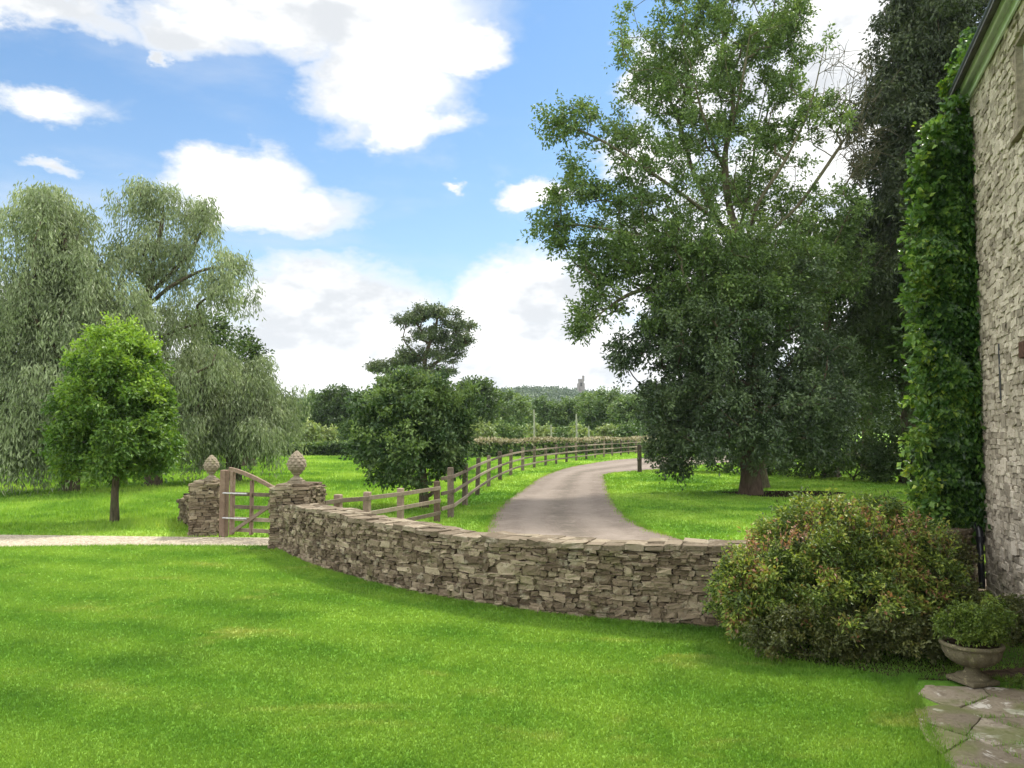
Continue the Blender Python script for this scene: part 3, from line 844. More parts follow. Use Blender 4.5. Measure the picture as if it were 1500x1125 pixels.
# right pier: front corner at photo (397,806)
zR = pier(-4.00, 14.80, 0.74, 0.84, 1.08, R(-6), 'wide nearer dry stone pier where the low garden wall ends')
zL = pier(-6.37, 16.5, 0.54, 0.60, 1.02, R(8), 'narrow dry stone pier on the far side of the gate')

def finial(c, s, label):
    t = thing('stone_finial', c, label, 'finial', 'carved finials on the piers')
    b = MB()
    b.box((c[0], c[1], c[2] + .03 * s), (.125 * s, .125 * s, .03 * s), None, .5, .008)
    b.build('plinth', M['carved'], t)
    f = MB()
    f.lathe([(0.10 * s, .06 * s), (.115 * s, .075 * s), (.10 * s, .095 * s), (.055 * s, .12 * s), (.048 * s, .145 * s), (.06 * s, .165 * s), (.085 * s, .175 * s), (.085 * s, .19 * s), (.06 * s, .20 * s)], c, 28)
    f.build('foot', M['carved'], t, True)
    p = MB()
    zz = np.linspace(0, 1, 46); prof = []
    for q in zz:
        r = .158 * s * (math.sin(math.pi * min(1, (q * .93 + .07)) ** 0.80)) ** 0.75
        if q > .97: r = 0.012 * s
        prof.append((max(r, .002), .19 * s + q * .40 * s))
    def dsp(a, z, r):
        q = (z - .19 * s) / (.40 * s)
        row = np.floor(q * 8.0); fr = q * 8.0 - row
        ph = (a * 9 / (2 * np.pi) + .5 * (row % 2)) % 1.0
        k = (1 - np.abs(ph - .5) * 2) * (1 - fr)
        return (k ** .7) * .034 * s * (r / (.158 * s)) - .008 * s
    p.lathe(prof, c, 90, disp=dsp)
    p.build('pineapple', M['carved'], t)
finial((-4.02, 14.72, zR - .01), 1.06, 'larger weathered pineapple finial on the wide nearer pier')
finial((-6.27, 16.45, zL - .01), 0.93, 'smaller pineapple finial on the narrow pier left of gate')

def stub_wall():
    t = thing('stone_wall', (-7.2, 17.3, 0), 'short broken dry stone wall running back from the narrow pier', 'stone wall')
    a = np.array([-6.72, 16.85]); b = np.array([-7.95, 18.9]); th = .42
    d = (b - a) / np.linalg.norm(b - a); n = np.array([-d[1], d[0]])
    if n @ (-a) < 0: n = -n
    pth = np.array([a + (b - a) * k for k in np.linspace(0, 1, 8)])
    zt = lambda s: .80 - .16 * s + .02 * math.sin(s * 6)
    mb = MB(); face_stones(mb, pth, np.array([n] * 8), 0, zt, (.045, .08), (.10, .26), .08, big=.1)
    L = np.linalg.norm(b - a)
    face_stones(mb, (pth - n * th)[::-1], np.array([-n] * 8), 0, lambda s: zt(L - s), (.06, .10), (.16, .36), .1)
    cs = []; s = 0.0
    ux = []; uy = []; uz = []; hs = []
    while s < L:
        w = random.uniform(.16, .3); q = a + d * (s + w / 2) - n * th / 2
        cs.append([q[0], q[1], zt(s) + .02]); ux.append([*d, -.05]); uy.append([*n, 0]); uz.append([0, 0, 1]); hs.append([w / 2, th / 2 + .02, .045]); s += w
    add_stones(mb, np.array(cs), np.array(ux), np.array(uy), np.array(uz), np.array(hs), .12)
    mb.build('stonework', M['drystone'], t)
    c = MB(); m = (a + b) / 2 - n * th / 2
    c.box((m[0], m[1], .33), (L / 2 - .1, th / 2 - .07, .33), [[*d, 0], [*n, 0], [0, 0, 1]]); c.build('wall_core', M['core'], t)
stub_wall()

# ------------------------------------------------------------------ gate
def plank(mb, a, b, w, h, tint=None):
    """rough-sawn bar from a to b: w thick, h high"""
    a = np.asarray(a, float); b = np.asarray(b, float); d = b - a; L = np.linalg.norm(d); d /= L
    up = np.array([0, 0, 1.0]) if abs(d[2]) < .9 else np.array([0.3, 1.0, 0])
    s = np.cross(up, d); s /= np.linalg.norm(s); u = np.cross(d, s)
    mb.box((a + b) / 2, (L / 2, w / 2, h / 2), [d, s, u], random.random() if tint is None else tint, min(w, h) * .16)
def gate():
    a = np.array([-5.86, 16.12]); b = np.array([-4.42, 15.62]); d = (b - a) / np.linalg.norm(b - a)
    t = thing('garden_gate', (a[0], a[1], 0), 'closed brown wooden bar gate with a tall sloping heel between piers', 'gate')
    X = lambda s, z: np.array([*(a + d * s), z]); L = np.linalg.norm(b - a)
    m = MB(); plank(m, X(-.01, 0), X(-.01, 1.36), .14, .15, .45); m.build('hanging_post', M['woodred'], t)
    m = MB(); plank(m, X(.19, .06), X(.19, 1.34), .07, .10, .5); m.build('heel_stile', M['woodred'], t)
    m = MB(); plank(m, X(L - .05, .06), X(L - .05, .98), .07, .09, .5); m.build('head_stile', M['woodred'], t)
    for z in (.16, .38, .62, .88):
        m = MB(); plank(m, X(.245, z), X(L - .10, z), .035, .075); m.build('bar', M['wood'], t)
    m = MB(); pr = None
    for k in range(9):
        q = k / 8; s = .10 + q * (L - .14); z = 1.38 - .02 * q - .36 * min(1, q * 1.25) ** 1.4
        p = X(s, z)
        if pr is not None: plank(m, pr, p + (p - pr) * .06, .06, .08, .55)
        pr = p
    m.build('top_rail', M['woodred'], t)
    m = MB(); plank(m, X(.66, .075), X(.66, 1.16), .05, .085, .4); m.build('upright', M['woodred'], t)
    m = MB(); off = np.array([-.04 * d[1], .04 * d[0], 0]); plank(m, X(.24, .12) - off * 1.4, X(L - .12, .84) - off * 1.4, .03, .07, .4); m.build('brace', M['wood'], t)
    for z in (.88, .38):
        m = MB(); m.tube([X(.02, z + .015) - off * 1.9, X(.6, z + .015) - off * 1.9], .016, 8); m.build('hinge', M['iron'], t)
gate()

# ------------------------------------------------------------------ fences
def fence(name, posts, ph, rails, label, pw=.13, start=None, end=None, pm='post', rm='wood', lean=.012):
    t = thing(name, (*posts[len(posts) // 2], 0), label, 'fence')
    for k, p in enumerate(posts):
        m = MB(); h = ph * random.uniform(.97, 1.05); l = np.array([random.gauss(0, lean), random.gauss(0, lean)]) * 2
        w = pw * random.uniform(.9, 1.1)
        plank(m, (p[0], p[1], -.05), (p[0] + l[0], p[1] + l[1], h), w, w, random.random())
        m.build('post', M[pm], t)
    seq = ([start] if start is not None else []) + list(posts) + ([end] if end is not None else [])
    for z in rails:
        for k in range(len(seq) - 1):
            a = np.array(seq[k]); b = np.array(seq[k + 1])
            m = MB(); zz = z + random.uniform(-.008, .008); z2 = z + random.uniform(-.008, .008)
            dd = (b - a) / np.linalg.norm(b - a); nn = np.array([dd[1], -dd[0]]) * (pw / 2 + .012)
            if nn @ a > 0: nn = -nn
            plank(m, (a[0] + nn[0] - dd[0] * .02, a[1] + nn[1] - dd[1] * .02, zz), (b[0] + nn[0] + dd[0] * .02, b[1] + nn[1] + dd[1] * .02, z2), .035, .085)
            m.build('rail', M[rm], t)
    return t
def px_at(px, d): return ((px - 750) / FPX * d, d)
fence('paddock_fence', [px_at(497, 15.55), px_at(538, 16.0), px_at(588, 17.1), px_at(641, 18.7)], .92, (.22, .50, .80),
      'short low post and rail fence running from pier to drive corner', start=(-3.60, 15.0), pm='woodred')
dposts = [(661, 19.6), (681.5, 22.6), (699.5, 26.2), (716, 29.8), (732.5, 33.6), (748, 37.2), (765.5, 41.2), (782.5, 45.0), (799, 48.6), (814.5, 52.0), (829.5, 55.4), (844, 58.6), (858.5, 61.8), (871.5, 64.8), (884, 67.6), (896.5, 70.4), (909, 73), (920, 75.6), (931, 78), (942, 80.4), (955, 83)]
def fix_depth(d): return d if d < 42 else 42 + (d - 42) * .72
fence('drive_fence', [px_at(p, fix_depth(d)) for p, d in dposts], 1.2, (.30, .66, 1.02),
      'long post and rail fence curving away along the left of the drive', start=px_at(643, 18.75), pw=.14)
# dark gate post on the right of the drive
m = MB(); q = G(937, 692); plank(m, (q[0], q[1], -.05), (q[0], q[1], 1.35), .2, .2, .2)
plank(m, (q[0], q[1], 1.35), (q[0], q[1], 1.40), .15, .15, .3)
o = m.build('gate_post', M['post'], loc=(q[0], q[1], 0)); tag(o, 'single dark square post standing right of the drive bend', 'post')
# slim pale poles beyond the fence
for px_, d_, yt, lb in ((782, 70, 600, 'leftmost slim pale pole standing behind the drive fence'), (807, 74, 622, 'short slim pale pole second from left behind the fence'), (844, 72, 606, 'slim pale pole below the church tower behind the fence'), (862, 76, 624, 'short pale pole nearest the big tree behind the fence')):
    X_, Y_ = px_at(px_, d_); zt_ = P(px_, yt, d_)[2]
    m = MB(); m.tube([(X_, Y_, 0), (X_ + .03, Y_, zt_ * .5), (X_, Y_, zt_)], [.10, .09, .07], 8)
    o = m.build('pole', M['pole'], loc=(X_, Y_, 0)); tag(o, lb, 'pole', 'slim poles beyond the fence')

# ------------------------------------------------------------------ house
AZH = R(20)
HA = np.array([math.sin(AZH), math.cos(AZH)]); HN = np.array([-math.cos(AZH), math.sin(AZH)])
HC = np.array([6.48, 10.85])
def H(s, o, z):   # s metres from the far corner towards the camera, o metres out from the wall face
    p = HC - HA * s + HN * o
    return np.array([p[0], p[1], z])
def house():
    t = thing('stone_house', (HC[0], HC[1], 0), 'rubble stone house with creeper on its corner at right edge', 'house')
    LEN, ZT, DEP = 11.0, 6.98, 6.0
    openings = [(2.34, 3.30, 5.48, 6.52), (2.88, 3.85, 1.75, 2.98), (6.2, 7.2, 5.48, 6.52), (6.2, 7.3, 1.75, 2.98)]
    AX = [[*(-HA), 0], [*HN, 0], [0, 0, 1]]
    def hbox(mb, s0, s1, o0, o1, z0, z1, tint=.5, bev=0):
        mb.box(H((s0 + s1) / 2, (o0 + o1) / 2, (z0 + z1) / 2), ((s1 - s0) / 2, (o1 - o0) / 2, (z1 - z0) / 2), AX, tint, bev)
    # rendered core behind stones, cut round the openings
    c = MB()
    cuts = sorted({0.0, LEN} | {v for o in openings for v in o[:2]})
    for a, b in zip(cuts[:-1], cuts[1:]):
        zz = 0.0
        for (s0, s1, z0, z1) in sorted([o for o in openings if o[0] <= a + 1e-6 and o[1] >= b - 1e-6], key=lambda o: o[2]):
            hbox(c, a, b, -.45, -.012, zz, z0); zz = z1
        hbox(c, a, b, -.45, -.012, zz, ZT)
    hbox(c, 0, .45, -DEP, -.451, 0, ZT); hbox(c, LEN - .45, LEN, -DEP, -.451, 0, ZT); hbox(c, .451, LEN - .451, -DEP, -DEP + .4, 0, ZT)
    c.build('mortar', M['mortar'], t)
    w = MB()
    pth = np.array([H(s, 0, 0)[:2] for s in np.linspace(0, LEN, 12)])
    def skip(s, z, hw, hh):
        return any(s + hw > o[0] - .02 and s - hw < o[1] + .02 and z + hh > o[2] - .02 and z - hh < o[3] + .02 for o in openings) or (2.18 < s + hw and s - hw < 4.05 and 2.96 < z + hh and z - hh < 3.2)
    face_stones(w, pth, np.array([HN] * 12), 0, lambda s: ZT, (.05, .095), (.10, .25), .045, skip, proud=.006, jit=.085, big=.12)
    # end wall facing away, with gable
    e0 = H(0, 0, 0)[:2]; e1 = H(0, -DEP, 0)[:2]
    pe = np.array([e1 + (e0 - e1) * k for k in np.linspace(0, 1, 6)])
    face_stones(w, pe, np.array([HA] * 6), 0, lambda s: ZT + min(s, DEP - s) * .8, (.09, .16), (.16, .36), .07, proud=.006)
    w.build('wall', M['house'], t)
    ga = [H(0.05, 0, ZT), H(0.05, -DEP, ZT), H(0.05, -DEP / 2, ZT + DEP / 2 * .8)]; gb = [H(LEN, 0, ZT), H(LEN, -DEP, ZT), H(LEN, -DEP / 2, ZT + DEP / 2 * .8)]
    g = MB(); g.add(ga, [[0, 1, 2]]); g.build('gable', M['mortar'], t); g = MB(); g.add(gb, [[0, 2, 1]]); g.build('gable', M['mortar'], t)
    # roof
    r = MB(); sl_ = .8
    for sgn in (0, 1):
        o_e = .27 if sgn == 0 else -DEP - .27
        z_e = ZT + .10 - .27 * sl_
        o_r = -DEP / 2; z_r = z_e + (DEP / 2 + .27) * sl_
        rows = 26; cols = 30
        for i in range(rows):
            q0, q1 = i / rows, (i + 1) / rows + .012
            oo0, oo1 = o_e + (o_r - o_e) * q0, o_e + (o_r - o_e) * min(q1, 1)
            zz0, zz1 = z_e + (z_r - z_e) * q0 + .045, z_e + (z_r - z_e) * min(q1, 1) + .015
            s = -.12 - (i % 2) * .18
            while s < LEN + .1:
                wd = random.uniform(.26, .42); s0 = max(s, -.12)
                r.add([H(s0, oo0, zz0), H(s + wd - .008, oo0, zz0), H(s + wd - .008, oo1, zz1), H(s0, oo1, zz1), H(s0, oo0, zz0 - .03), H(s + wd - .008, oo0, zz0 - .03)],
                      [[0, 1, 2, 3], [4, 5, 1, 0]], random.random())
                s += wd
        r.add([H(-.12, o_e, z_e), H(LEN + .1, o_e, z_e), H(LEN + .1, o_r, z_r), H(-.12, o_r, z_r)], [[0, 1, 2, 3]], .3)
    rf = r.build('roof', M['slate'], t)
    # eaves: pale soffit and fascia, dark gutter outside
    m = MB(); hbox(m, -.10, LEN + .08, .005, .145, ZT - .035, ZT - .005, .5); m.build('soffit', M['white'], t)
    m = MB(); hbox(m, -.10, LEN + .08, .146, .168, ZT - .12, ZT + .02, .5); m.build('fascia', M['white'], t)
    m = MB(); hbox(m, -.02, LEN, .03, .055, ZT - .17, ZT - .036, .5); m.build('wall_plate', M['white'], t)
    gt = MB(); ss = np.linspace(-.12, LEN + .1, 14)
    for k in range(7):
        a0, a1 = math.pi * k / 7, math.pi * (k + 1) / 7
        v = [];
        for s in (ss[0], ss[-1]):
            for a in (a0, a1): v.append(H(s, .215 - .045 * math.cos(a), ZT + .03 - .055 * math.sin(a)))
        gt.add(v, [[0, 1, 3, 2]])
        v2 = []
        for s in (ss[0], ss[-1]):
            for a in (a0, a1): v2.append(H(s, .215 - .041 * math.cos(a), ZT + .03 - .051 * math.sin(a)))
        gt.add(v2, [[0, 2, 3, 1]])
    hbox(gt, -.125, -.119, .17, .28, ZT - .03, ZT + .03)
    gt.build('gutter', M['black'], t)
    # drainpipe down the corner
    d = MB()
    d.tube([H(-.08, .20, ZT - .03), H(-.08, .18, ZT - .15), H(-.08, .07, ZT - .40), H(-.08, .07, 3), H(-.08, .08, 1.05), H(-.02, .09, .92), H(.10, .085, .80), H(.11, .08, .3), H(.11, .08, .04)], .042, 12)
    for z in (.70, 2.4, 4.3): d.tube([H(-.08 if z > 1 else .11, .07 if z > 1 else .08, z - .04), H(-.08 if z > 1 else .11, .07 if z > 1 else .08, z + .04)], .052, 12)
    d.build('drainpipe', M['black'], t, True)
    # windows
    for (s0, s1, z0, z1) in openings:
        f = MB(); o0, o1 = -.16, -.09; b_ = .055
        hbox(f, s0, s1, o0, o1, z0, z0 + b_); hbox(f, s0, s1, o0, o1, z1 - b_, z1)
        hbox(f, s0, s0 + b_, o0 + .001, o1 - .001, z0 + b_, z1 - b_); hbox(f, s1 - b_, s1, o0 + .001, o1 - .001, z0 + b_, z1 - b_)
        mid = (s0 + s1) / 2; hbox(f, mid - .03, mid + .03, o0 + .002, o1 - .002, z0 + b_, z1 - b_)
        zm = (z0 + z1) / 2; hbox(f, s0 + b_, mid - .03, o0 + .02, o1 - .02, zm - .012, zm + .012); hbox(f, mid + .03, s1 - b_, o0 + .02, o1 - .02, zm - .012, zm + .012)
        wn = f.build('window', M['white'], t)
        p = MB(); hbox(p, s0 + .02, s1 - .02, o0 - .012, o0 - .004, z0 + .02, z1 - .02); po = p.build('pane', M['glass'], wn)
        si = MB(); hbox(si, s0 - .05, s1 + .05, -.09, .06, z0 - .06, z0 - .002, .5, .008); si.build('sill', M['carved'], wn)
        rm = MB(); hbox(rm, s0, s1, -.44, -.40, z0, z1); rm.build('blind', M['core'], wn)
    m = MB(); hbox(m, 2.20, 4.02, -.10, .035, 2.985, 3.17, .5, .01); m.build('lintel', M['lintel'], t)
    m = MB(); m.tube([H(1.28, .03, 2.55), H(1.28, .03, 3.25)], .010, 6); m.build('cable', M['black'], t)
house()

# ------------------------------------------------------------------ foliage machinery
def unit(v): return v / (np.linalg.norm(v, axis=-1, keepdims=True) + 1e-9)
def leaf_quads(pos, axis, nrm, L, W):
    axis = unit(axis); side = unit(np.cross(axis, nrm)); n2 = np.cross(side, axis)
    L = L[:, None]; W = W[:, None]
    v = np.empty((len(pos), 4, 3))
    v[:, 0] = pos
    v[:, 1] = pos + axis * L * .45 + side * W * .5 + n2 * W * .14
    v[:, 2] = pos + axis * L - n2 * L * .08
    v[:, 3] = pos + axis * L * .45 - side * W * .5 + n2 * W * .14
    f = np.arange(4 * len(pos)).reshape(-1, 4)
    return v.reshape(-1, 3), f
def twig_leaves(C, Rr, nt, nl, L, W, up=.35, flat=1.0, droop=0.0, weep=0.0, hang=0.25, center=None, outward=.6, tint_bias=None, tmin=.15):
    """leaves set along short twigs that radiate from every clump centre"""
    n = len(C); Rr = np.broadcast_to(np.asarray(Rr, float), (n,))
    d = rng.normal(size=(n, nt, 3)); d = unit(d)
    if center is not None:
        o = unit(C - center)[:, None, :]; d = unit(d + o * outward * rng.random((n, nt, 1)) * 1.6)
    d[..., 2] = d[..., 2] * flat + up; d = unit(d)
    ln = Rr[:, None] * rng.uniform(.55, 1.2, (n, nt))
    t = rng.uniform(tmin, 1.0, (n, nt, nl)) ** .8
    pos = C[:, None, None, :] + d[:, :, None, :] * (ln[:, :, None] * t)[..., None]
    pos[..., 2] -= droop * (t ** 2) * Rr[:, None, None]
    if weep > 0:
        # strands: start at the clump, arch outwards then fall
        fall = weep * rng.uniform(.4, 1.3, (n, nt))[:, :, None] * t
        pos = C[:, None, None, :] + d[:, :, None, :] * (ln[:, :, None] * np.minimum(1, t * 2.2) ** .7)[..., None] * np.array([1, 1, .35])
        pos[..., 2] -= fall * t
        pos[..., 2] += Rr[:, None, None] * .3
        pos += rng.normal(size=pos.shape) * .05
    pos = pos + rng.normal(size=pos.shape) * L * .45
    ax = d[:, :, None, :] * .6 + rng.normal(size=pos.shape) * .6; ax[..., 2] -= hang
    if weep > 0: ax = rng.normal(size=pos.shape) * .35 + d[:, :, None, :] * .25; ax[..., 2] -= 1.0
    nm = rng.normal(size=pos.shape) * .7; nm[..., 2] += .9
    if weep > 0: nm = rng.normal(size=pos.shape)
    if tint_bias is None: tb = rng.random(n) * .35
    else: tb = tint_bias
    tint = tb[:, None, None] + rng.random(pos.shape[:3]) * .45 + .12
    pos = pos.reshape(-1, 3); k = len(pos)
    Ls = L * rng.uniform(.65, 1.25, k); Ws = W * rng.uniform(.7, 1.2, k)
    v, f = leaf_quads(pos, ax.reshape(-1, 3), nm.reshape(-1, 3), Ls, Ws)
    return v, f, np.clip(tint.reshape(-1), 0, 1)

class Skel:
    def __init__(s, path):
        s.P = []; s.par = []; s.pl = []
        s.path(path, -1)
    def add(s, p, par):
        s.P.append(np.asarray(p, float)); s.par.append(par)
        s.pl.append(0 if par < 0 else s.pl[par] + np.linalg.norm(s.P[-1] - s.P[par])); return len(s.P) - 1
    def path(s, pts, par):
        pts = smooth_path(pts, max(8, 6 * len(pts)))
        for p in pts:
            if par >= 0 and np.linalg.norm(p - s.P[par]) < .05: continue
            par = s.add(p, par)
        return par
    def nearest(s, p): return int(np.argmin(np.linalg.norm(np.array(s.P) - p, axis=1)))
    def limb(s, pts): s.path([s.P[s.nearest(np.asarray(pts[0]))]] + list(pts[1:]), s.nearest(np.asarray(pts[0])))
    def grow(s, T, wl=.3, updown=.8, zmin=None, step=.5, wig=.06):
        T = np.asarray(T); root = s.P[0]
        T = T[np.argsort(np.linalg.norm(T - root, axis=1))]
        for t in T:
            A = np.array(s.P); pl = np.array(s.pl)
            dv = t - A; dist = np.linalg.norm(dv, axis=1)
            cost = dist + wl * pl * .6 + updown * np.maximum(0, A[:, 2] - t[2])
            if zmin is not None: cost += 100 * (A[:, 2] < zmin)
            i = int(np.argmin(cost)); D = dist[i]
            if D < .08: continue
            pd = A[i] - A[s.par[i]] if s.par[i] >= 0 else np.array([0, 0, 1.0])
            pd = pd / (np.linalg.norm(pd) + 1e-9)
            k = max(2, int(D / step)); par = i
            c1 = A[i] + (pd * .45 + dv[i] / D * .55) * D * .4
            c2 = t - (dv[i] / D + np.array([0, 0, .35])) * D * .25
            for q in np.linspace(0, 1, k + 1)[1:]:
                b = (1 - q) ** 3 * A[i] + 3 * (1 - q) ** 2 * q * c1 + 3 * (1 - q) * q * q * c2 + q ** 3 * t
                if q < 1: b = b + rng.normal(0, wig * min(1, D * .3), 3)
                par = s.add(b, par)
    def tubes(s, mb, r_root, tip=.012, ex=1.95, flare=.5, sides=7, rmin=0.0):
        n = len(s.P); r = np.zeros(n); ch = [[] for _ in range(n)]
        for i, p in enumerate(s.par):
            if p >= 0: ch[p].append(i)
        acc = np.zeros(n)
        for i in range(n - 1, -1, -1):
            if not ch[i]: acc[i] = tip ** ex
            r[i] = acc[i] ** (1 / ex)
            if s.par[i] >= 0: acc[s.par[i]] += acc[i]
        r = tip + (r - tip) * (r_root - tip) / max(1e-6, r[0] - tip)
        base_z = s.P[0][2]
        for i in range(n):
            hz = s.P[i][2] - base_z
            if hz < 1.2 and s.pl[i] < 1.6: r[i] *= 1 + flare * (1 - hz / 1.2) ** 2
        starts = [(0, -1)]
        while starts:
            i, par = starts.pop()
            chain = ([par] if par >= 0 else []) + [i]
            while ch[i]:
                c = max(ch[i], key=lambda q: r[q])
                for o in ch[i]:
                    if o != c: starts.append((o, i))
                chain.append(c); i = c
            if len(chain) < 2: continue
            pts = np.array([s.P[q] for q in chain]); rr = np.array([r[q] for q in chain])
            if par >= 0: rr[0] = min(rr[0], rr[1] * 1.25)
            if rr.max() < rmin: continue
            mb.tube(pts, rr, sides + 5 if rr.max() > .12 else (sides if rr.max() > .03 else 4), cap=False)

def ell_points(ells, shell=.45, minsep=0):
    """ells: (centre, radii, n). Points biased towards the outside of each ellipsoid"""
    out = []
    for c, r, n in ells:
        d = unit(rng.normal(size=(n, 3))); q = rng.random((n, 1)) ** shell
        out.append(np.asarray(c) + d * q * np.asarray(r))
    return np.vstack(out)
def pe(px, py, d, rx, ry, n, rd=None):
    c = P(px, py, d); k = d / FPX
    return (c, (rx * k, (rd if rd is not None else rx * k * .9), ry * k), n)

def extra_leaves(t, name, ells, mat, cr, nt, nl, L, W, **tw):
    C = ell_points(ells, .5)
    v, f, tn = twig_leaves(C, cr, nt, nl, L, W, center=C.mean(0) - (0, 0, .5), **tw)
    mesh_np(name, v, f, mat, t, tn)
def tree(name, base, trunk, limbs, ells, label, leafmat, barkmat, r_root, clump_r, nt, nl, L, W, cat='tree', group=None, grow=None, tw=None, bare=None, shell=.45, zmin=None, tip=.012, parts=('trunk', 'crown'), flare=.5, keep=None):
    t = thing(name, base, label, cat, group)
    sk = Skel(trunk)
    for l in limbs: sk.limb(l)
    C = ell_points(ells, shell)
    C = C[C[:, 2] > .15]
    if keep is not None: C = C[keep(C)]
    gk = dict(zmin=zmin); gk.update(grow or {})
    sk.grow(C, **gk)
    Cb = None
    if bare is not None: Cb = ell_points(bare, .6); sk.grow(Cb, **gk)
    mb = MB(); sk.tubes(mb, r_root, tip, flare=flare)
    if Cb is not None:
        for c_ in Cb:
            for _ in range(6):
                d_ = unit(rng.normal(size=3) + np.array([.2, 0, .25])); l_ = rng.uniform(.4, 1.1)
                mb.tube([c_, c_ + d_ * l_ * .5 + rng.normal(0, .05, 3), c_ + d_ * l_ + rng.normal(0, .08, 3)], [.012, .009, .005], 3, cap=False)
    mb.build(parts[0], barkmat, t, True)
    cen = C.mean(0)
    v, f, tn = twig_leaves(C, clump_r * rng.uniform(.7, 1.25, len(C)), nt, nl, L, W, center=cen, **(tw or {}))
    ok = np.repeat(v.reshape(-1, 4, 3)[:, :, 2].min(1) > .03, 1)
    mesh_np(parts[1], v, f, leafmat, t, tn)
    return t

# ---- the tall ash behind the lawn (sparser, lit, open limbs)
D1 = 29.5
A0 = np.array([9.15, D1, 0.0])
ptd = lambda px, py, dd=0: P(px, py, D1 + dd)
tree('ash_tree', A0,
     [A0, ptd(1106, 620), ptd(1104, 520), ptd(1098, 430), ptd(1088, 372), ptd(1068, 300, .4), ptd(1062, 230, .2), ptd(1074, 150), ptd(1060, 70), ptd(1066, -20)],
     [[ptd(1092, 400), ptd(1120, 350, -1), ptd(1170, 300, -1.6), ptd(1220, 230, -2), ptd(1262, 165, -2.3)],
      [ptd(1085, 368), ptd(1050, 320, .8), ptd(1015, 250, 1.2), ptd(995, 180, 1.6), ptd(965, 110, 2)],
      [ptd(1088, 376), ptd(1110, 300, -1.5), ptd(1150, 235, -2.2), ptd(1185, 160, -2.6), ptd(1205, 80, -3)],
      [ptd(1080, 345), ptd(1100, 260, 1), ptd(1112, 170, 1.6), ptd(1140, 70, 2)],
      [ptd(1078, 350), ptd(1020, 300, -1.5), ptd(950, 250, -2.5), ptd(880, 205, -3), ptd(820, 180, -3.2)],
      [ptd(1092, 410), ptd(1010, 370, -2), ptd(930, 345, -3), ptd(850, 330, -3.4), ptd(800, 335, -3.6)],
      [ptd(1098, 440), ptd(1030, 420, -2), ptd(940, 425, -3), ptd(885, 455, -3.4), ptd(855, 485, -3.6)],
      [ptd(1062, 250), ptd(1030, 170, -1), ptd(1010, 90, -1.6)], [ptd(1062, 230), ptd(1085, 130, -1.4), ptd(1100, 40, -2)],
      [ptd(1092, 420), ptd(1130, 380, 1.5), ptd(1170, 340, 2.4), ptd(1200, 320, 3)]],
     [pe(1040, 40, D1, 150, 90, 150, 3.4), pe(965, 110, D1 + 1, 70, 65, 44, 2.4), pe(1155, 60, D1 - 1, 60, 75, 46, 2.6), pe(1060, 140, D1, 125, 65, 62, 3.2),
      pe(835, 180, D1 - 3, 42, 24, 17, 1.0), pe(920, 205, D1 - 2, 62, 46, 26, 1.8), pe(855, 270, D1 - 3, 50, 44, 20, 1.4), pe(960, 290, D1 - 2, 105, 66, 60, 2.6),
      pe(818, 335, D1 - 3.2, 38, 36, 19, 1.0), pe(900, 370, D1 - 2.8, 80, 52, 46, 1.8), pe(1010, 380, D1 - 2.8, 110, 75, 150, 2.2), pe(1060, 440, D1 - 3.6, 120, 50, 70, 1.0), pe(880, 440, D1 - 3, 46, 38, 18, 1.1), pe(858, 484, D1 - 3.4, 17, 13, 7, .5),
      pe(1080, 250, D1 + .5, 105, 85, 76, 3), pe(1150, 330, D1, 85, 85, 48, 2.6), pe(1120, 395, D1 - 1.6, 100, 58, 96, 2.4), pe(1010, 200, D1, 60, 75, 26, 2.2), pe(1175, 180, D1 - 2, 55, 75, 34, 1.8), pe(1050, 470, D1 - 3.4, 115, 60, 60, 1.2), pe(1225, 320, D1 - 1, 60, 46, 20, 2), pe(1200, 395, D1, 70, 66, 60, 2)],
     'tall sunlit ash tree with open arching limbs above the dark evergreen', M['ash'], M['ashbark'], .34, .56, 10, 12, .15, .075,
     bare=[pe(1230, 150, D1 - 2.2, 70, 85, 38, 1.6), pe(1260, 230, D1 - 2, 45, 50, 26, 1.4), pe(1010, 260, D1, 80, 90, 14, 2)], zmin=4.0, tip=.013, tw=dict(up=.30))

# ---- dark evergreen oak in front of it, stout trunk on the lawn
D2 = 26.9
B0 = G(1100, 724)
tree('evergreen_oak', B0,
     [B0, B0 + (.0, 0, .8), P(1096, 660, D2), P(1100, 610, D2), P(1104, 540, D2), P(1100, 470, D2), P(1095, 420, D2)],
     [],
     [pe(1100, 600, D2 - .5, 140, 70, 110, 3.2), pe(1015, 560, D2 - 1, 92, 78, 66, 2.3), pe(1060, 490, D2, 135, 70, 84, 2.8), pe(1180, 560, D2, 75, 80, 52, 2.4), pe(990, 645, D2 - .6, 40, 40, 22, 1.4),
      pe(1180, 625, D2, 62, 38, 30, 2.0), pe(1100, 640, D2 - 2.2, 130, 22, 24, 1.0), pe(925, 520, D2 - 1, 30, 18, 9, .8), pe(1140, 440, D2, 90, 60, 34, 2.4), pe(1000, 480, D2 - .5, 70, 60, 36, 2)],
     'dense dark evergreen oak with a stout reddish trunk on the lawn', M['oak'], M['barkred'], .31, .58, 13, 14, .145, .072, zmin=1.9, tw=dict(up=.05, droop=.35), shell=.38, flare=.42)

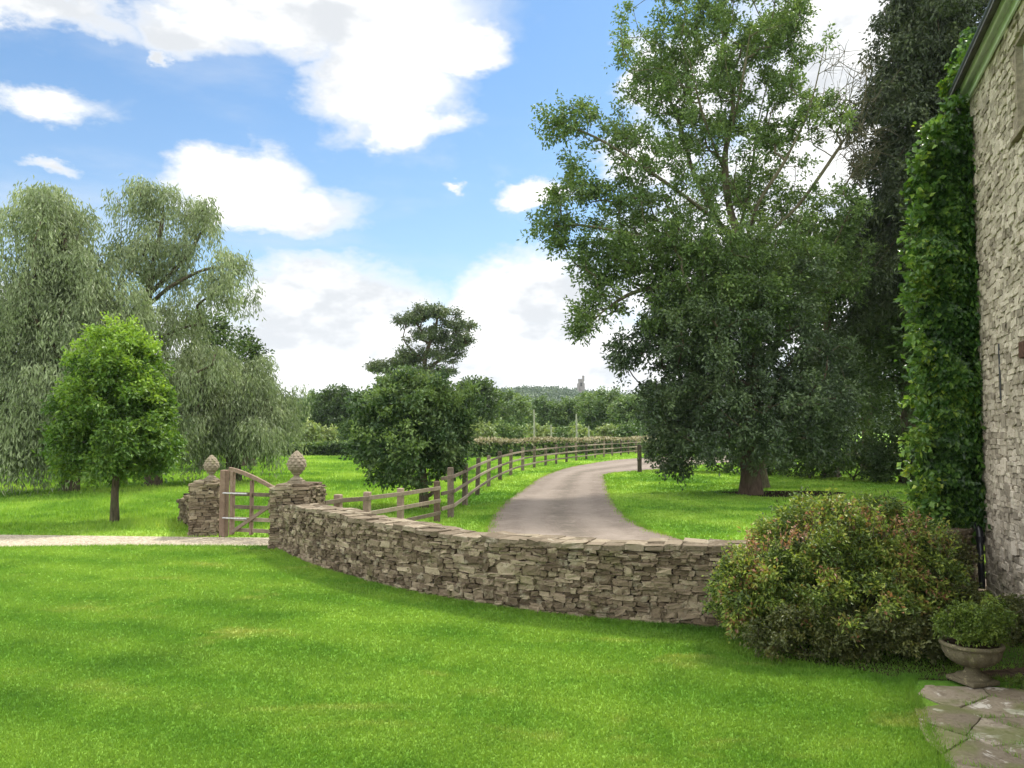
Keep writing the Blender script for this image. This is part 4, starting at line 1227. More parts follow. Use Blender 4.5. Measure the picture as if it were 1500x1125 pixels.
# ---- trees and shrubs closing the right-hand side
def right_tree(px, d, ytop, ybot, rx, label, n, mat, bark, name='woodland_tree', L=.24, W=.13, nt=11, nl=10, cr=.85, flat=1.0, up=.3, droop=0., grp='dark trees behind the house corner', r=.3, lean=0):
    b = np.array([(px - 750) / FPX * d, d, 0.0]); k = d / FPX
    zt = P(px, ytop, d)[2]; zb = P(px, ybot, d)[2]
    h = zt - zb; cz = (zt + zb) / 2
    ells = [(b + (0, 0, cz - h * .18), (rx * k, rx * k * .9, h * .36), int(n * .5)), (b + (lean, 0, cz + h * .14), (rx * k * .8, rx * k * .75, h * .36), int(n * .35)), (b + (lean * 1.5, 0, cz + h * .36), (rx * k * .45, rx * k * .45, h * .16), int(n * .15))]
    return tree(name, b, [b, b + (0, 0, zt * .3), b + (lean * .5, 0, zt * .6), b + (lean, 0, zt * .9)], [], ells, label, mat, bark, r, cr, nt, nl, L, W, group=grp, zmin=zb * .6, tw=dict(up=up, flat=flat, droop=droop), shell=.4)
right_tree(1215, 36, 330, 640, 85, 'broad dark leafy tree behind and right of the ash', 150, M['dark'], M['bark'])
right_tree(1330, 32, 285, 700, 70, 'dark leafy tree beside the creeper, below the conifer', 150, M['dark'], M['bark'], L=.2, W=.11)
right_tree(1270, 42, 300, 660, 75, 'distant dark tree showing between ash and conifer', 110, M['dark'], M['bark'])
right_tree(1432, 22.5, 215, 690, 78, 'dark tree mostly hidden behind the house corner', 90, M['dark'], M['bark'])  # extra tree, placed for its shadow on the side lawn
# tall conifer: drooping flat boughs
def conifer():
    d = 30.0; b = np.array([(1388 - 750) / FPX * d, d, 0.0]); k = d / FPX
    t = thing('conifer_tree', b, 'tall dark conifer with drooping boughs beside the roof', 'tree')
    top = 23.0; sk = Skel([b, b + (0, 0, 8), b + (0, 0, 16), b + (0, 0, top)])
    C = []
    for i in range(95):
        z = 7.0 + (top - 7.5) * (i / 95) ** .9 + random.uniform(-.35, .35); a = i * 2.399 + random.uniform(-.3, .3)
        rr = 3.7 * (1 - (z - 7.5) / (top - 6.0)) ** .6 * random.choice([.65, .8, .9, 1.0, 1.1, 1.35]) + .3
        dv = np.array([math.cos(a), math.sin(a)])
        pts = [b + (0, 0, z), b + (dv[0] * rr * .5, dv[1] * rr * .5, z + .25), b + (dv[0] * rr, dv[1] * rr, z - .5 - rr * .22)]
        sk.limb(pts)
        m_ = max(3, int(rr / .42))
        for q in range(1, m_ + 1):
            f_ = q / m_; w_ = .16 + .5 * math.sin(f_ * math.pi * .8)
            base = np.array([b[0] + dv[0] * rr * f_, b[1] + dv[1] * rr * f_, z + .25 * math.sin(f_ * 3.1) - (.5 + rr * .22) * f_ ** 2])
            for sg in (-1, 0, 1): C.append(base + np.array([-dv[1], dv[0], 0]) * sg * w_ * random.uniform(.6, 1.2) - (0, 0, abs(sg) * .12))
    C = np.array(C)
    mb = MB(); sk.tubes(mb, .36, .015); mb.build('trunk', M['bark'], t, True)
    v, f, tn = twig_leaves(C, .58, 10, 11, .20, .085, up=-.35, flat=.7, droop=.7, center=b + (0, 0, 12), outward=.3, hang=.6)
    mesh_np('crown', v, f, M['conifer'], t, tn)
conifer()

def shrub(name, ells, label, mat, clump_r, nt, nl, L, W, cat='shrub', group=None, tw=None, shell=.42, r=.04, base=None, tip=.004, parts=('stem', 'foliage'), stems=5):
    C = ell_points(ells, shell); C = C[C[:, 2] > .04]
    c0 = C.mean(0); b = np.array([c0[0], c0[1], 0.0]) if base is None else np.asarray(base, float)
    t = thing(name, b, label, cat, group)
    sk = Skel([b, b + (0, 0, .12)])
    ext = C.max(0) - C.min(0)
    for i in range(stems):
        a = i * 2.4; sk.limb([b + (0, 0, .1), b + (math.cos(a) * ext[0] * .2, math.sin(a) * ext[1] * .2, ext[2] * .35), b + (math.cos(a) * ext[0] * .3, math.sin(a) * ext[1] * .3, ext[2] * .55)])
    sk.grow(C, updown=.3, wl=.1, step=.25, wig=.03)
    mb = MB(); sk.tubes(mb, r, tip, flare=0, sides=5); mb.build(parts[0], M['bark'], t, True)
    v, f, tn = twig_leaves(C, clump_r * rng.uniform(.7, 1.3, len(C)), nt, nl, L, W, center=c0 - (0, 0, .3), **(tw or {}))
    q = v.reshape(-1, 4, 3)[:, :, 2].min(1) > .012
    vv = v.reshape(-1, 4, 3)[q]; f = np.arange(vv.shape[0] * 4).reshape(-1, 4)
    mesh_np(parts[1], vv.reshape(-1, 3), f, mat, t, tn[q])
    return t
for px_, d_, rx_, zt_, mt_, lb_ in ((1190, 35.0, 55, 1.9, 'dark', 'dark rounded shrub right behind the oak trunk'),
                                 (1255, 33.5, 55, 2.2, 'ash', 'mid green spreading shrub at the back of the side lawn'),
                                 (1320, 31.5, 60, 2.4, 'dark', 'dark shrub at the back of the side lawn beside creeper'),
                                 (1000, 41.0, 60, 2.3, 'maple', 'low shrub by the drive bend left of the oak trunk'),
                                 (1130, 37.5, 55, 1.8, 'dark', 'dark shrub seen behind the oak just left of its trunk'),
                                 (1060, 39.5, 55, 2.0, 'maple', 'shrub under the oak boughs midway along the back border'),
                                 (1385, 30.0, 50, 2.3, 'dark', 'dark shrub hidden beside the creeper foot')):
    x_, y_ = px_at(px_, d_); k_ = d_ / FPX
    shrub('border_shrub', [((x_, y_, zt_ * .45), (rx_ * k_, 1.1, zt_ * .5), 46)], lb_, M[mt_], .42, 10, 10, .15, .08, group='shrubs along the back border', r=.06, tip=.008)

# ------------------------------------------------------------------ left-hand trees
# young round-headed tree on its own stem
YD = 18.4; Y0 = G(168, 766)
yt = tree('young_tree', Y0, [Y0, P(168, 730, YD), P(170, 690, YD), P(172, 630, YD), P(172, 570, YD), P(172, 510, YD)], [],
     [pe(168, 645, YD, 90, 52, 120, 1.35), pe(165, 595, YD, 80, 50, 76, 1.15), pe(170, 540, YD, 60, 46, 36, .9), pe(120, 668, YD, 34, 26, 14, .7), pe(225, 655, YD, 36, 34, 18, .7), pe(105, 610, YD, 22, 20, 6, .5)],
     'small round-headed tree on a bare stem between path and willows', M['young'], M['bark'], .078, .30, 12, 12, .12, .065, zmin=.9, tip=.005, shell=.38, tw=dict(up=.15, droop=.3), flare=.5)
extra_leaves(yt, 'new_growth', [pe(170, 530, YD, 66, 46, 46, .95), pe(176, 494, YD, 34, 24, 14, .5), pe(215, 560, YD, 36, 30, 12, .7), pe(130, 575, YD - .5, 40, 26, 8, .6)], M['fresh'], .27, 9, 9, .11, .055, up=.5)  # second, paler leaf set over the upper crown
# trunk guard at its foot
# mid tree behind the low fence
MD = 22.0; M0 = np.array([(622 - 750) / FPX * MD, MD, 0.0])
ft = tree('field_tree', M0, [M0, P(620, 700, MD), P(615, 650, MD), P(610, 600, MD), P(612, 565, MD)],
     [[M0 + (.05, 0, .25), P(637, 715, MD), P(650, 650, MD), P(655, 600, MD)]],
     [pe(603, 650, MD, 86, 56, 140, 1.65), pe(600, 600, MD, 78, 45, 80, 1.5), pe(655, 640, MD, 36, 50, 40, 1.0), pe(548, 630, MD, 42, 45, 36, 1.0), pe(620, 575, MD, 52, 22, 26, 1.0), pe(610, 556, MD, 22, 12, 5, .4), pe(660, 600, MD, 32, 28, 16, .8), pe(560, 590, MD, 35, 22, 14, .8)],
     'dense low round tree beside the fence corner, dark underneath', M['maple'], M['bark'], .12, .36, 11, 11, .13, .07, zmin=.8, tip=.006, shell=.38, tw=dict(up=.2, droop=.1), flare=.2)
extra_leaves(ft, 'new_growth', [pe(612, 572, MD, 56, 22, 24, 1.0), pe(560, 590, MD - .5, 40, 26, 14, .8), pe(670, 590, MD - .4, 34, 26, 10, .7), pe(540, 625, MD - .6, 30, 26, 8, .6), pe(605, 600, MD - 1, 60, 30, 18, .6), pe(600, 650, MD - 1.6, 60, 30, 8, .3)], M['midfresh'], .33, 8, 8, .12, .06, up=.5)  # paler leaf set over the top and front of the crown

# willows
def willow(base, trunk, limbs, ells, label, L=.21, W=.050, nt=14, nl=21, cr=.60, weep=1.7, r=.30):
    return tree('willow_tree', base, trunk, limbs, ells, label, M['willow'], M['bark'], r, cr, nt, nl, L, W, group='silvery willows on the left',
                zmin=1.8, tip=.010, tw=dict(weep=weep, up=.1), shell=.42, flare=.15, grow=dict(updown=.2))
WD = 27.5; W0 = np.array([(105 - 750) / FPX * WD, WD, 0.0])
willow(W0, [W0, P(108, 640, WD), P(112, 560, WD), P(105, 460, WD), P(95, 370, WD), P(90, 310, WD)], [[P(110, 560, WD), P(60, 480, WD - 1), P(20, 420, WD - 1)], [P(108, 520, WD), P(160, 440, WD), P(200, 390, WD)]],
       [pe(75, 330, WD, 65, 50, 38, 1.8), pe(95, 410, WD, 95, 60, 62, 2.4), pe(35, 470, WD, 75, 75, 56, 2.2), pe(150, 460, WD, 70, 60, 34, 2), pe(40, 570, WD - .5, 65, 55, 42, 1.8), pe(110, 540, WD - .8, 90, 55, 40, 1.8), pe(-40, 480, WD, 60, 120, 40, 2), pe(30, 625, WD - 1.2, 60, 26, 26, 1.6), pe(110, 600, WD - 1.2, 70, 26, 24, 1.6), pe(60, 288, WD, 24, 14, 6, .6)],
       'large silvery weeping willow at the far left of the garden')
WD2 = 30.5; W1 = np.array([(228 - 750) / FPX * WD2, WD2, 0.0])
willow(W1, [W1, P(222, 620, WD2), P(215, 540, WD2), P(214, 460, WD2), P(222, 400, WD2), P(235, 340, WD2), P(240, 300, WD2)],
       [[P(214, 450, WD2), P(250, 420, WD2 - .5), P(300, 395, WD2 - 1), P(345, 390, WD2 - 1)], [P(218, 430, WD2), P(270, 380, WD2), P(300, 330, WD2), P(310, 300, WD2)], [P(218, 500, WD2), P(270, 480, WD2), P(330, 470, WD2)]],
       [pe(225, 305, WD2, 55, 30, 24, 1.5), pe(285, 315, WD2, 38, 30, 16, 1.2), pe(205, 365, WD2, 55, 45, 26, 1.7), pe(270, 385, WD2, 52, 38, 20, 1.4), pe(335, 385, WD2 - 1, 34, 28, 12, 1.0), pe(335, 425, WD2 - 1, 36, 26, 12, 1.0), pe(230, 470, WD2, 75, 45, 34, 2.0), pe(275, 540, WD2 - .5, 65, 45, 30, 1.8), pe(230, 590, WD2, 80, 50, 34, 1.8), pe(250, 620, WD2 - 1, 60, 22, 24, 1.6), pe(205, 272, WD2, 10, 8, 3, .3)],
       'open-topped silvery willow second from left, bare limbs showing', cr=.50, weep=1.0, nl=14, nt=11)
WD3 = 33.0; W2 = np.array([(345 - 750) / FPX * WD3, WD3, 0.0])
willow(W2, [W2, P(340, 620, WD3), P(342, 570, WD3), P(345, 530, WD3)], [],
       [pe(340, 550, WD3, 60, 40, 42, 1.9), pe(385, 580, WD3, 42, 34, 26, 1.4), pe(320, 595, WD3, 60, 40, 34, 1.8), pe(400, 605, WD3, 28, 22, 14, 1.0), pe(345, 628, WD3 - 1.3, 80, 16, 30, 1.2), pe(300, 545, WD3 - 1, 40, 36, 20, 1.2)],
       'lower drooping willow between the tall willow and the gate', cr=.6, weep=1.6, nl=18)
right_tree(305, 42, 462, 640, 58, 'dark green tree rising behind the low willow', 80, M['dark'], M['bark'], grp='dark trees behind the willows')
right_tree(365, 46, 500, 650, 36, 'smaller dark tree just right behind the low willow', 50, M['dark'], M['bark'], grp='dark trees behind the willows')
right_tree(60, 44, 430, 650, 90, 'dark tree filling in behind the far left willow', 80, M['dark'], M['bark'], grp='dark trees behind the willows')
right_tree(180, 46, 470, 650, 60, 'dark tree glimpsed between the two tall willows', 60, M['dark'], M['bark'], grp='dark trees behind the willows')

# ------------------------------------------------------------------ distance
# clipped hedges at the end of the paddock
def hedge(p0, p1, h, w, label, mat, topmat=None, L=.3, W=.2, n=9000):
    p0 = np.array(p0); p1 = np.array(p1); Ln = np.linalg.norm(p1 - p0)
    t = thing('clipped_hedge', ((p0[0] + p1[0]) / 2, (p0[1] + p1[1]) / 2, 0), label, 'hedge')
    d = (p1 - p0) / Ln; nn = np.array([-d[1], d[0]])
    def lv(n, z0, z1, wd):
        s = rng.random(n) * Ln; o = rng.uniform(-1, 1, n) * wd / 2; z = rng.uniform(z0, z1, n) * (1 + .05 * np.sin(s * .9))
        pos = np.stack([p0[0] + d[0] * s + nn[0] * o, p0[1] + d[1] * s + nn[1] * o, z], -1)
        return leaf_quads(pos, rng.normal(size=(n, 3)), rng.normal(size=(n, 3)) + (0, 0, .5), L * rng.uniform(.6, 1.2, n), W * rng.uniform(.6, 1.2, n))
    v, f = lv(n, .05, h * (.85 if topmat else 1), w); mesh_np('foliage', v, f, mat, t, rng.random(len(f)))
    if topmat: v, f = lv(n // 2, h * .82, h, w * .95); mesh_np('clipped_top', v, f, topmat, t, rng.random(len(f)))  # paler top leaves: the lit top of the hedge put into the colour
hedge(px_at(230, 64), px_at(525, 64), 1.0, 1.6, 'dark clipped hedge at the far side of the paddock', M['dark'], M['mid'])
hedge(px_at(680, 59), px_at(965, 76), 1.30, 1.8, 'straw-topped clipped hedge behind the drive fence', M['mid'], M['tan'], L=.30, W=.18, n=20000)

# reusable mid-distance trees
def proto_tree(seed, h, w, mat, name, n=170, L=.50, W=.34, cr=1.15, nt=9, nl=8):
    global rng
    keepr = rng; rng = np.random.default_rng(seed)
    b = np.zeros(3)
    ells = [((0, 0, h * .42), (w * .5, w * .45, h * .34), int(n * .45)), ((w * .08, 0, h * .65), (w * .4, w * .38, h * .28), int(n * .35)), ((-w * .2, 0, h * .5), (w * .3, w * .3, h * .26), int(n * .2))]
    t = tree(name, b, [b, b + (0, 0, h * .25), b + (.2, 0, h * .5), b + (0, 0, h * .8)], [], ells, 'x', mat, M['bark'], h * .022, cr, nt, nl, L, W, zmin=h * .12, tip=.02, shell=.38, tw=dict(up=.25))
    rng = keepr
    return t
def copy_tree_obj(t, loc, rz, sc, label, group):
    c = t.copy(); COL.objects.link(c); c.location = loc; c.rotation_euler = (0, 0, rz); c.scale = sc
    c['label'] = label; c['group'] = group
    for ch in list(t.children):
        d = ch.copy(); COL.objects.link(d); d.parent = c
    return c
pA = proto_tree(11, 12, 12, M['mid'], 'broadleaf_tree'); pB = proto_tree(23, 12, 10, M['mid'], 'broadleaf_tree'); pC = proto_tree(31, 11, 8, M['dark'], 'broadleaf_tree', n=130)
far = [  # photo x, distance, top y, proto, width factor, label
    (487, 80, 560, 'C', .8, 'dark pointed tree left of the field tree, beyond the hedge'),
    (455, 95, 572, 'A', .6, 'mid green tree beside the willow tip, beyond the hedge'),
    (525, 92, 574, 'B', .7, 'mid green tree peeping left of the round field tree'),
    (690, 78, 548, 'C', .85, 'dark oak-like tree just right of the pine'),
    (735, 100, 571, 'A', 1.0, 'broad green tree left of the gap to the hill'),
    (712, 120, 574, 'B', .8, 'green tree behind the broad one right of the pine'),
    (815, 108, 574, 'B', 1.0, 'round green tree left of the church tower'),
    (855, 116, 576, 'A', .9, 'green tree directly below the church tower'),
    (893, 104, 569, 'A', 1.0, 'brighter green tree right of the church tower'),
    (925, 96, 571, 'B', .9, 'green tree partly hidden by the evergreen oak'),
    (962, 100, 560, 'A', .9, 'green tree seen through the left edge of the oak'),
    (1010, 92, 560, 'B', 1.0, 'green tree behind the evergreen oak'),
    (430, 110, 578, 'B', .8, 'farther green tree showing at the willow edge'),
    (580, 105, 580, 'A', .9, 'green tree behind the round field tree'),
    (640, 110, 584, 'B', .9, 'green tree behind the foot of the pine'),
]
used = {'A': False, 'B': False, 'C': False}; prot = {'A': (pA, 12), 'B': (pB, 12), 'C': (pC, 11)}
for px_, d_, yt_, k_, wf_, lb_ in far:
    t0, h0 = prot[k_]; ht = P(px_, yt_, d_)[2]; s = ht / (h0 * .98); x_, y_ = px_at(px_, d_)
    if used[k_]: copy_tree_obj(t0, (x_, y_, 0), random.uniform(0, 6.3), (s * wf_ * 1.15, s * wf_ * 1.15, s), lb_, 'trees beyond the paddock')
    else:
        used[k_] = True; first = (t0, (x_, y_, 0), s, wf_, lb_)
        t0.location = (x_, y_, 0); t0.scale = (s * wf_ * 1.15, s * wf_ * 1.15, s); t0['label'] = lb_; t0['group'] = 'trees beyond the paddock'
# low pale scrub in front of them
for px_, d_, zt_, rx_, mt_, lb_ in ((705, 74, 2.6, 26, 'pale', 'pale scrub bush right beside the field tree'), (745, 84, 3.2, 30, 'mid', 'green scrub bush under the broad tree'), (790, 88, 2.6, 26, 'pale', 'pale scrub bush in the gap below the hill'),
                                 (835, 86, 3.0, 24, 'mid', 'green scrub bush below the church tower'), (850, 82, 2.4, 14, 'pale', 'small yellowish bush beside the pale pole'), (893, 86, 2.6, 20, 'pale', 'pale bush right of the poles behind the fence'), (925, 84, 3.2, 20, 'mid', 'green bush where fence and drive disappear'),
                                 (455, 72, 2.6, 35, 'pale', 'pale bush behind the dark paddock hedge'), (520, 76, 3.0, 30, 'mid', 'green bush behind the hedge beside the field tree'), (395, 70, 2.2, 35, 'mid', 'green bush behind the hedge below the willow')):
    x_, y_ = px_at(px_, d_); k_ = d_ / FPX
    shrub('scrub_bush', [((x_, y_, zt_ * .45), (rx_ * k_, 1.4, zt_ * .5), 34)], lb_, M[mt_], .6, 8, 8, .34, .22, group='scrub beyond the hedges', r=.08, tip=.02)

# Scots pine with flat cloud-like tiers
ND = 66.0; N0 = np.array([(628 - 750) / FPX * ND, ND, 0.0])
tree('pine_tree', N0, [N0, P(628, 600, ND), P(626, 560, ND), P(622, 530, ND), P(630, 500, ND), P(640, 470, ND), P(636, 455, ND)],
     [[P(626, 560, ND), P(600, 548, ND), P(560, 545, ND)], [P(622, 530, ND), P(600, 510, ND), P(590, 495, ND)], [P(626, 540, ND), P(655, 520, ND), P(675, 505, ND)]],
     [pe(636, 458, ND, 40, 9, 28, 1.8), pe(598, 470, ND, 24, 8, 16, 1.4), pe(668, 478, ND, 26, 8, 16, 1.4), pe(625, 492, ND, 34, 12, 24, 1.8), pe(668, 502, ND, 24, 13, 20, 1.3), pe(610, 520, ND, 24, 13, 20, 1.3), pe(650, 522, ND, 26, 10, 16, 1.3), pe(562, 540, ND, 30, 8, 22, 1.0), pe(590, 532, ND, 20, 9, 12, .9), pe(635, 545, ND, 34, 12, 20, 1.4)],
     'tall pine with flat layered tiers standing above the trees', M['pine'], M['barkred'], .30, .66, 11, 10, .26, .12, zmin=5, tip=.035, tw=dict(up=.25, flat=.35), shell=.4)

# far hill under woodland, with the church tower on it
def hill():
    xs = np.linspace(-900, 1100, 90); ys = np.linspace(380, 1500, 50)
    X, Y = np.meshgrid(xs, ys)
    def hz(x, y):
        r = np.clip((y - 380) / 320, 0, 1); r = r * r * (3 - 2 * r)
        return r * (28.5 + 3 * np.sin(x * .006 + 1) + 3.5 * np.sin(x * .017 + 2) + 1.2 * np.sin(x * .05)) - .3
    Z = hz(X, Y)
    v = np.stack([X, Y, Z], -1).reshape(-1, 3); gx = len(xs)
    i = np.arange(len(ys) - 1)[:, None] * gx; j = np.arange(gx - 1)[None]
    f = np.stack([i + j, i + j + 1, i + gx + j + 1, i + gx + j], -1).reshape(-1, 4)
    o = mesh_np('hills', v, f, M['woodfloor'], None, None, True); tag(o, kind='structure')
    n = 16000
    x = rng.uniform(-640, 640, n); y = rng.uniform(420, 760, n)
    C = np.stack([x, y, hz(x, y) + rng.uniform(1.0, 2.8, n)], -1)
    v, f, tn = twig_leaves(C, rng.uniform(1.8, 3, n), 4, 4, 1.7, 1.3, up=.6)
    o = mesh_np('woodland', v, f, M['hill'], None, tn)
    tag(o, 'wooded blue-green ridge closing the horizon', 'woodland', kind='stuff')
    # tower
    D = 640.0; c = P(851, 562, D); zt = P(851, 558, D)[2]; zg = hz(np.array([c[0]]), np.array([D]))[0]
    t = thing('church_tower', (c[0], D, zg), 'small grey square church tower on the wooded skyline', 'tower')
    w = 4.3 / 2
    m = MB(); m.box((c[0], D, (zg + zt) / 2 - 2), (w, w, (zt - zg) / 2 + 2), None, .5, .2)
    for s1 in (-1, 1):
        for s2 in (-1, 1): m.box((c[0] + s1 * (w + .2), D + s2 * (w + .2), (zg + zt) / 2 - 3), (.6, .6, (zt - zg) / 2 + 1.0))
    m.build('tower_body', M['tower'], t)
    m = MB()
    for a in range(-2, 3):
        for s1 in (-1, 1):
            m.box((c[0] + a * w / 2.3, D + s1 * (w - .3), zt + .75), (.42, .3, .8)); m.box((c[0] + s1 * (w - .3), D + a * w / 2.3, zt + .75), (.28, .41, .78))
    m.build('battlement', M['tower'], t)
    m = MB(); m.box((c[0] + w - .4, D - w + .4, zt + 1.9), (.85, .85, 2.3)); m.build('stair_turret', M['tower'], t)
    m = MB(); m.box((c[0], D - w - .02, zt - 3.0), (.75, .1, 1.5)); m.build('belfry_opening', M['core'], t)
hill()

# thin summer haze in one closed box round everything
def haze():
    def f(g):
        v = g.n('ShaderNodeVolumePrincipled'); v.inputs['Density'].default_value = 0.00013
        v.inputs['Color'].default_value = (0.80, 0.90, 1.0, 1); v.inputs['Anisotropy'].default_value = 0.2
        return v.outputs[0]
    m = bpy.data.materials.new('haze_air'); m.use_nodes = True; g = NT(m.node_tree)
    out = g.n('ShaderNodeOutputMaterial'); g.t.links.new(f(g), out.inputs['Volume'])
    b = MB(); b.box((0, 1400, 38), (2700, 1700, 39.5)); o = b.build('haze', m); tag(o, 'thin blue summer haze over the distance', 'haze', kind='stuff')
haze()

# ------------------------------------------------------------------ near planting
# creeper on the house corner
def creeper():
    base = H(-.15, .25, 0)
    t = thing('climbing_creeper', base, 'thick green creeper climbing the far corner of the house', 'creeper')
    prof_l = [(40, 1420), (110, 1400), (160, 1388), (200, 1352), (260, 1340), (330, 1334), (420, 1334), (520, 1338), (600, 1342), (680, 1336), (740, 1342), (785, 1382)]
    ys_ = np.array([p[0] for p in prof_l]); xl = np.array([p[1] for p in prof_l])
    n = 56000
    py = rng.uniform(42, 788, n); left = np.interp(py, ys_, xl) + 17 + 6 * np.sin(py * .045) + 5 * np.sin(py * .13 + 1) + 4 * np.sin(py * .31)
    right = np.full(n, 1441.) - 4 + 5 * np.sin(py * .07)
    cx = (left + right) / 2; hw = (right - left) / 2
    a = rng.uniform(0, 2 * np.pi, n)
    rr = 1 - np.abs(rng.normal(0, .22, n)); rr = np.clip(rr, .1, 1.06)
    d0 = 11.05; k = d0 / FPX
    X = cx + hw * rr * np.cos(a); dep = d0 + (hw * k * .80) * rr * np.sin(a) * 1.0
    z = np.array([P(750, y, d0)[2] for y in py]); xw = (X - 750) * k
    pos = np.stack([xw, dep, z], -1)
    out = np.stack([np.cos(a), np.sin(a), np.full(n, .25)], -1)
    # bumpy surface
    bump_ = .07 * np.sin(z * 6 + a * 2) * np.sin(z * 2.3 + 1) + .06 * np.sin(z * 11 + a * 4 + 2 * np.sin(z * 3)) - .03; pos += out * bump_[:, None]
    ax = out * .45 + rng.normal(size=(n, 3)) * .35; ax[:, 2] -= .9
    nm = out + rng.normal(size=(n, 3)) * .35 + (0, 0, .3)
    L_ = .085 * rng.uniform(.6, 1.25, n); W_ = .075 * rng.uniform(.7, 1.2, n)
    v1, f1 = leaf_quads(pos, ax, nm, L_, W_)
    tn1 = np.clip(rng.random(n) ** 1.3 * .75 + .04 + .12 * np.sin(z * 3) + .22 * (np.cos(a) < -.75) * rng.random(n), 0, .95)  # left flank tinted yellower: backlit look put into the leaf colour
    # loose sprays sticking out on the left and at the top
    C = []
    for i in range(95):
        y = random.uniform(70, 760); l = float(np.interp(y, ys_, xl)); C.append(P(l + 8 - random.uniform(-14, 8), y, d0 + random.uniform(-.5, .3)))
    for i in range(12): C.append(P(random.uniform(1330, 1380), random.uniform(715, 775), d0 - random.uniform(.1, .6)))
    C = np.array(C)
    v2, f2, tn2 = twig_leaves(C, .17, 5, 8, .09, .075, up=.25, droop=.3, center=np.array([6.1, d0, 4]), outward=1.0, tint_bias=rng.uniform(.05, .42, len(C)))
    # leaves creeping onto the visible wall face
    m_ = 1500; s = np.abs(rng.normal(0, .16, m_)); zz = rng.uniform(.9, 6.6, m_)
    p3 = np.array([H(a_, .04 + .05 * random.random(), b_) for a_, b_ in zip(s - .05, zz)])
    v3, f3 = leaf_quads(p3, np.array([0, 0, -1.0]) + rng.normal(size=(m_, 3)) * .4, np.array([HN[0], HN[1], .3]) + rng.normal(size=(m_, 3)) * .3, .10 * rng.uniform(.6, 1.2, m_), .085 * rng.uniform(.7, 1.2, m_))
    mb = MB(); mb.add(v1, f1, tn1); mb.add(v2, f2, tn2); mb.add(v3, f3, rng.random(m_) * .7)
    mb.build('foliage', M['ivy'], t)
    s_ = MB()
    for i in range(9):
        pts = []; x0 = random.uniform(5.95, 6.2); y0 = random.uniform(11.0, 11.2)
        for z in np.linspace(0, 6.6, 14): pts.append((x0 + .10 * math.sin(z * 1.1 + i) + .03 * random.random(), y0 + .08 * math.cos(z * .9 + i), z))
        s_.tube(pts, np.linspace(.022, .007, 14), 6)
    s_.build('stem', M['bark'], t, True)
creeper()

# shrubs in front of the wall end
SD = 8.1
sp = shrub('flowering_shrub', [pe(1120, 870, SD, 72, 72, 78, .55), pe(1200, 815, SD + .2, 95, 62, 110, .65), pe(1290, 815, SD + .3, 85, 62, 90, .65), pe(1240, 880, SD - .1, 120, 65, 110, .7), pe(1085, 880, SD, 42, 50, 30, .4), pe(1335, 850, SD + .2, 50, 66, 46, .55), pe(1235, 755, SD + .3, 90, 22, 34, .5)],
      'broad mounded shrub with reddish tips at the wall end', M['spiraea'], .15, 9, 13, .052, .023, tw=dict(up=.55), shell=.30, r=.03, tip=.003, stems=9)
shrub('low_shrub', [pe(1180, 925, SD - .45, 95, 38, 60, .4), pe(1290, 925, SD - .5, 95, 45, 72, .4), pe(1370, 940, SD - .5, 50, 48, 34, .35), pe(1392, 892, SD + .1, 38, 40, 30, .4), pe(1468, 915, SD + .2, 38, 44, 40, .3), pe(1385, 858, SD + .9, 34, 44, 34, .45), pe(1385, 815, SD + 1.7, 32, 34, 34, .4), pe(1440, 905, SD + .6, 30, 24, 18, .3)],
      'dark brownish low shrub spreading at the foot of the mounded one', M['coton'], .125, 9, 12, .042, .022, tw=dict(up=.15, flat=.7), shell=.36, r=.025, tip=.003, stems=7)
# long upright shoots with leaves over the mound
def shoots():
    mb = MB(); lv = MB()
    for i in range(150):
        px_ = random.uniform(1060, 1390); ytop = np.interp(px_, [1060, 1120, 1200, 1240, 1300, 1360, 1400], [810, 775, 738, 735, 742, 755, 780])
        d_ = SD + random.uniform(-.4, .6); b = P(px_, ytop + 45, d_); a = random.random() * 6.3; ln = random.uniform(.14, .34)
        tip_ = b + np.array([math.cos(a) * .10, math.sin(a) * .10, ln]); mid_ = (b + tip_) / 2 + np.array([0, 0, .02])
        mb.tube([b, mid_, tip_], [.0035, .0028, .0015], 4, cap=False)
        n = 20; t = rng.uniform(.1, 1.02, n)[:, None]; pos = b + (tip_ - b) * t + rng.normal(0, .006, (n, 3))
        v, f = leaf_quads(pos, rng.normal(size=(n, 3)) + (0, 0, .35), rng.normal(size=(n, 3)) + (0, 0, .8), .045 * rng.uniform(.6, 1.2, n), .018 * rng.uniform(.8, 1.3, n))
        lv.add(v, f, np.clip((.45 if random.random() < .5 else .72) + .25 * rng.random(n), 0, 1))
    mb.build('shoot', M['bark'], sp)['kind'] = 'stuff'; lv.build('shoot_leaves', M['spiraea'], sp)
shoots()

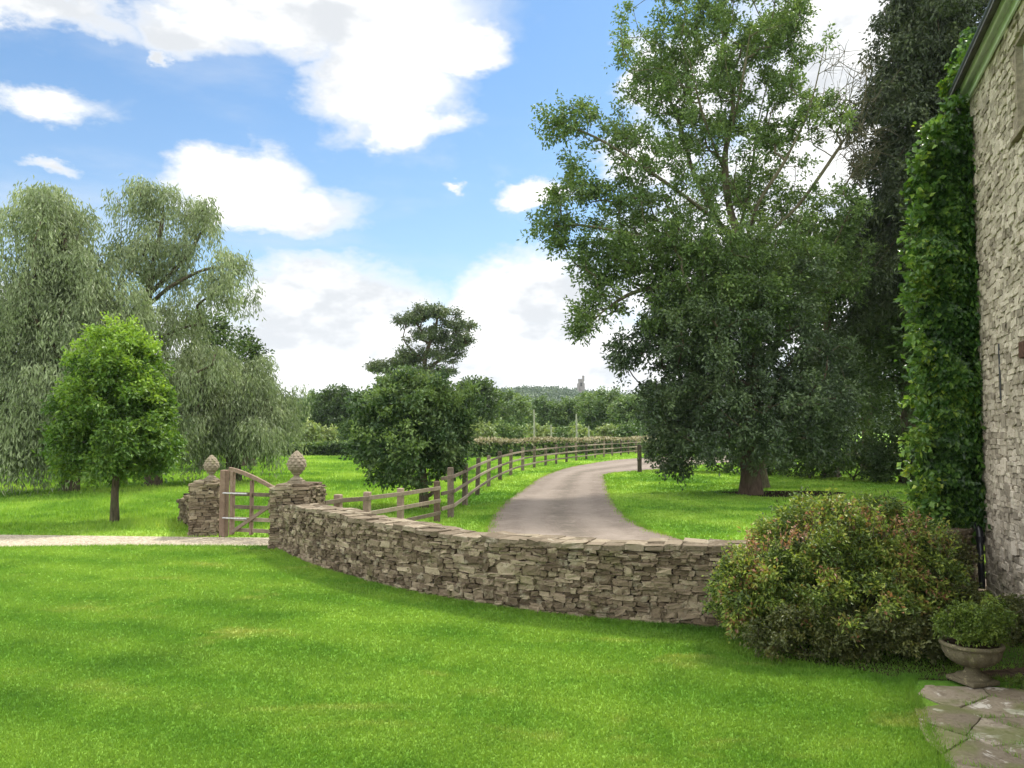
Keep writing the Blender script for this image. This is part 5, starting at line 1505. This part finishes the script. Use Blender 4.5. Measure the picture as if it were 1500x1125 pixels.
# stone urn and its plant
UC = G(1427, 1006) + np.array([0, .02, 0.034])
def U_S(mb):
    mb.v = [UC + (v - UC) * .87 for v in mb.v]
def urn():
    t = thing('stone_urn', UC, 'squat mossy stone urn on the paving by the shrubs', 'urn')
    f = MB(); f.box(UC + (0, 0, .022), (.165, .165, .022), [[.96, .28, 0], [-.28, .96, 0], [0, 0, 1]], .5, .008)
    f.lathe([(.155, .044), (.16, .055), (.145, .07), (.10, .085), (.075, .105), (.066, .13), (.070, .15), (.085, .165)], UC, 36); U_S(f); f.build('foot', M['urn'], t, True)
    b = MB()
    prof = [(.07, .155), (.12, .17), (.18, .20), (.225, .24), (.25, .285), (.262, .325), (.268, .345), (.285, .352), (.292, .365), (.288, .385), (.272, .392), (.255, .388), (.240, .36), (.20, .34), (.10, .335), (.002, .335)]
    pp = np.array(prof); q = np.linspace(0, len(pp) - 1, 60); pp = np.stack([np.interp(q, range(len(prof)), pp[:, 0]), np.interp(q, range(len(prof)), pp[:, 1])], -1)
    def dsp(a, z, r):
        g_ = np.abs(np.sin(a * 7)) ** .6 * .018 * np.clip((.32 - z) / .08, 0, 1) * (r > .1)
        g_ = g_ + .010 * np.sin(a * 5 + 1) ** 4 * (z > .26) * (z < .34)
        return g_ - .004
    b.lathe(pp, UC, 112, disp=dsp); U_S(b); b.build('bowl', M['urn'], t, True)
    s = MB(); s.lathe([(.245, .362), (.12, .375), (.001, .38)], UC, 24); U_S(s); s.build('soil', M['soil'], t)
    c = UC + (0, 0, .47)
    shrub('urn_plant', [(c + (0, 0, .02), (.27, .25, .13), 60), (c + (0, 0, -.06), (.32, .28, .07), 26), (c + (.16, .05, .06), (.2, .2, .12), 24)], 'bushy light green plant growing in the stone urn', M['urnplant'], .085, 8, 11, .032, .016, cat='plant', tw=dict(up=.3), r=.012, tip=.002, base=UC + (0, 0, .33), stems=5)
urn()
# small bright leafed weed at the right edge of the paving
wq = G(1496, 1012); shrub('small_plant', [(wq + (0, 0, .06), (.07, .07, .05), 8)], 'tiny bright green plant at the right edge of the paving', M['urnplant'], .05, 6, 7, .03, .02, cat='plant', r=.004, tip=.002, stems=2)

for o in SC.objects:
    if o.type == 'EMPTY' and not o.children: print('EMPTY WITHOUT CHILDREN', o.name)
print('verts', sum(len(o.data.vertices) for o in SC.objects if o.type == 'MESH'))
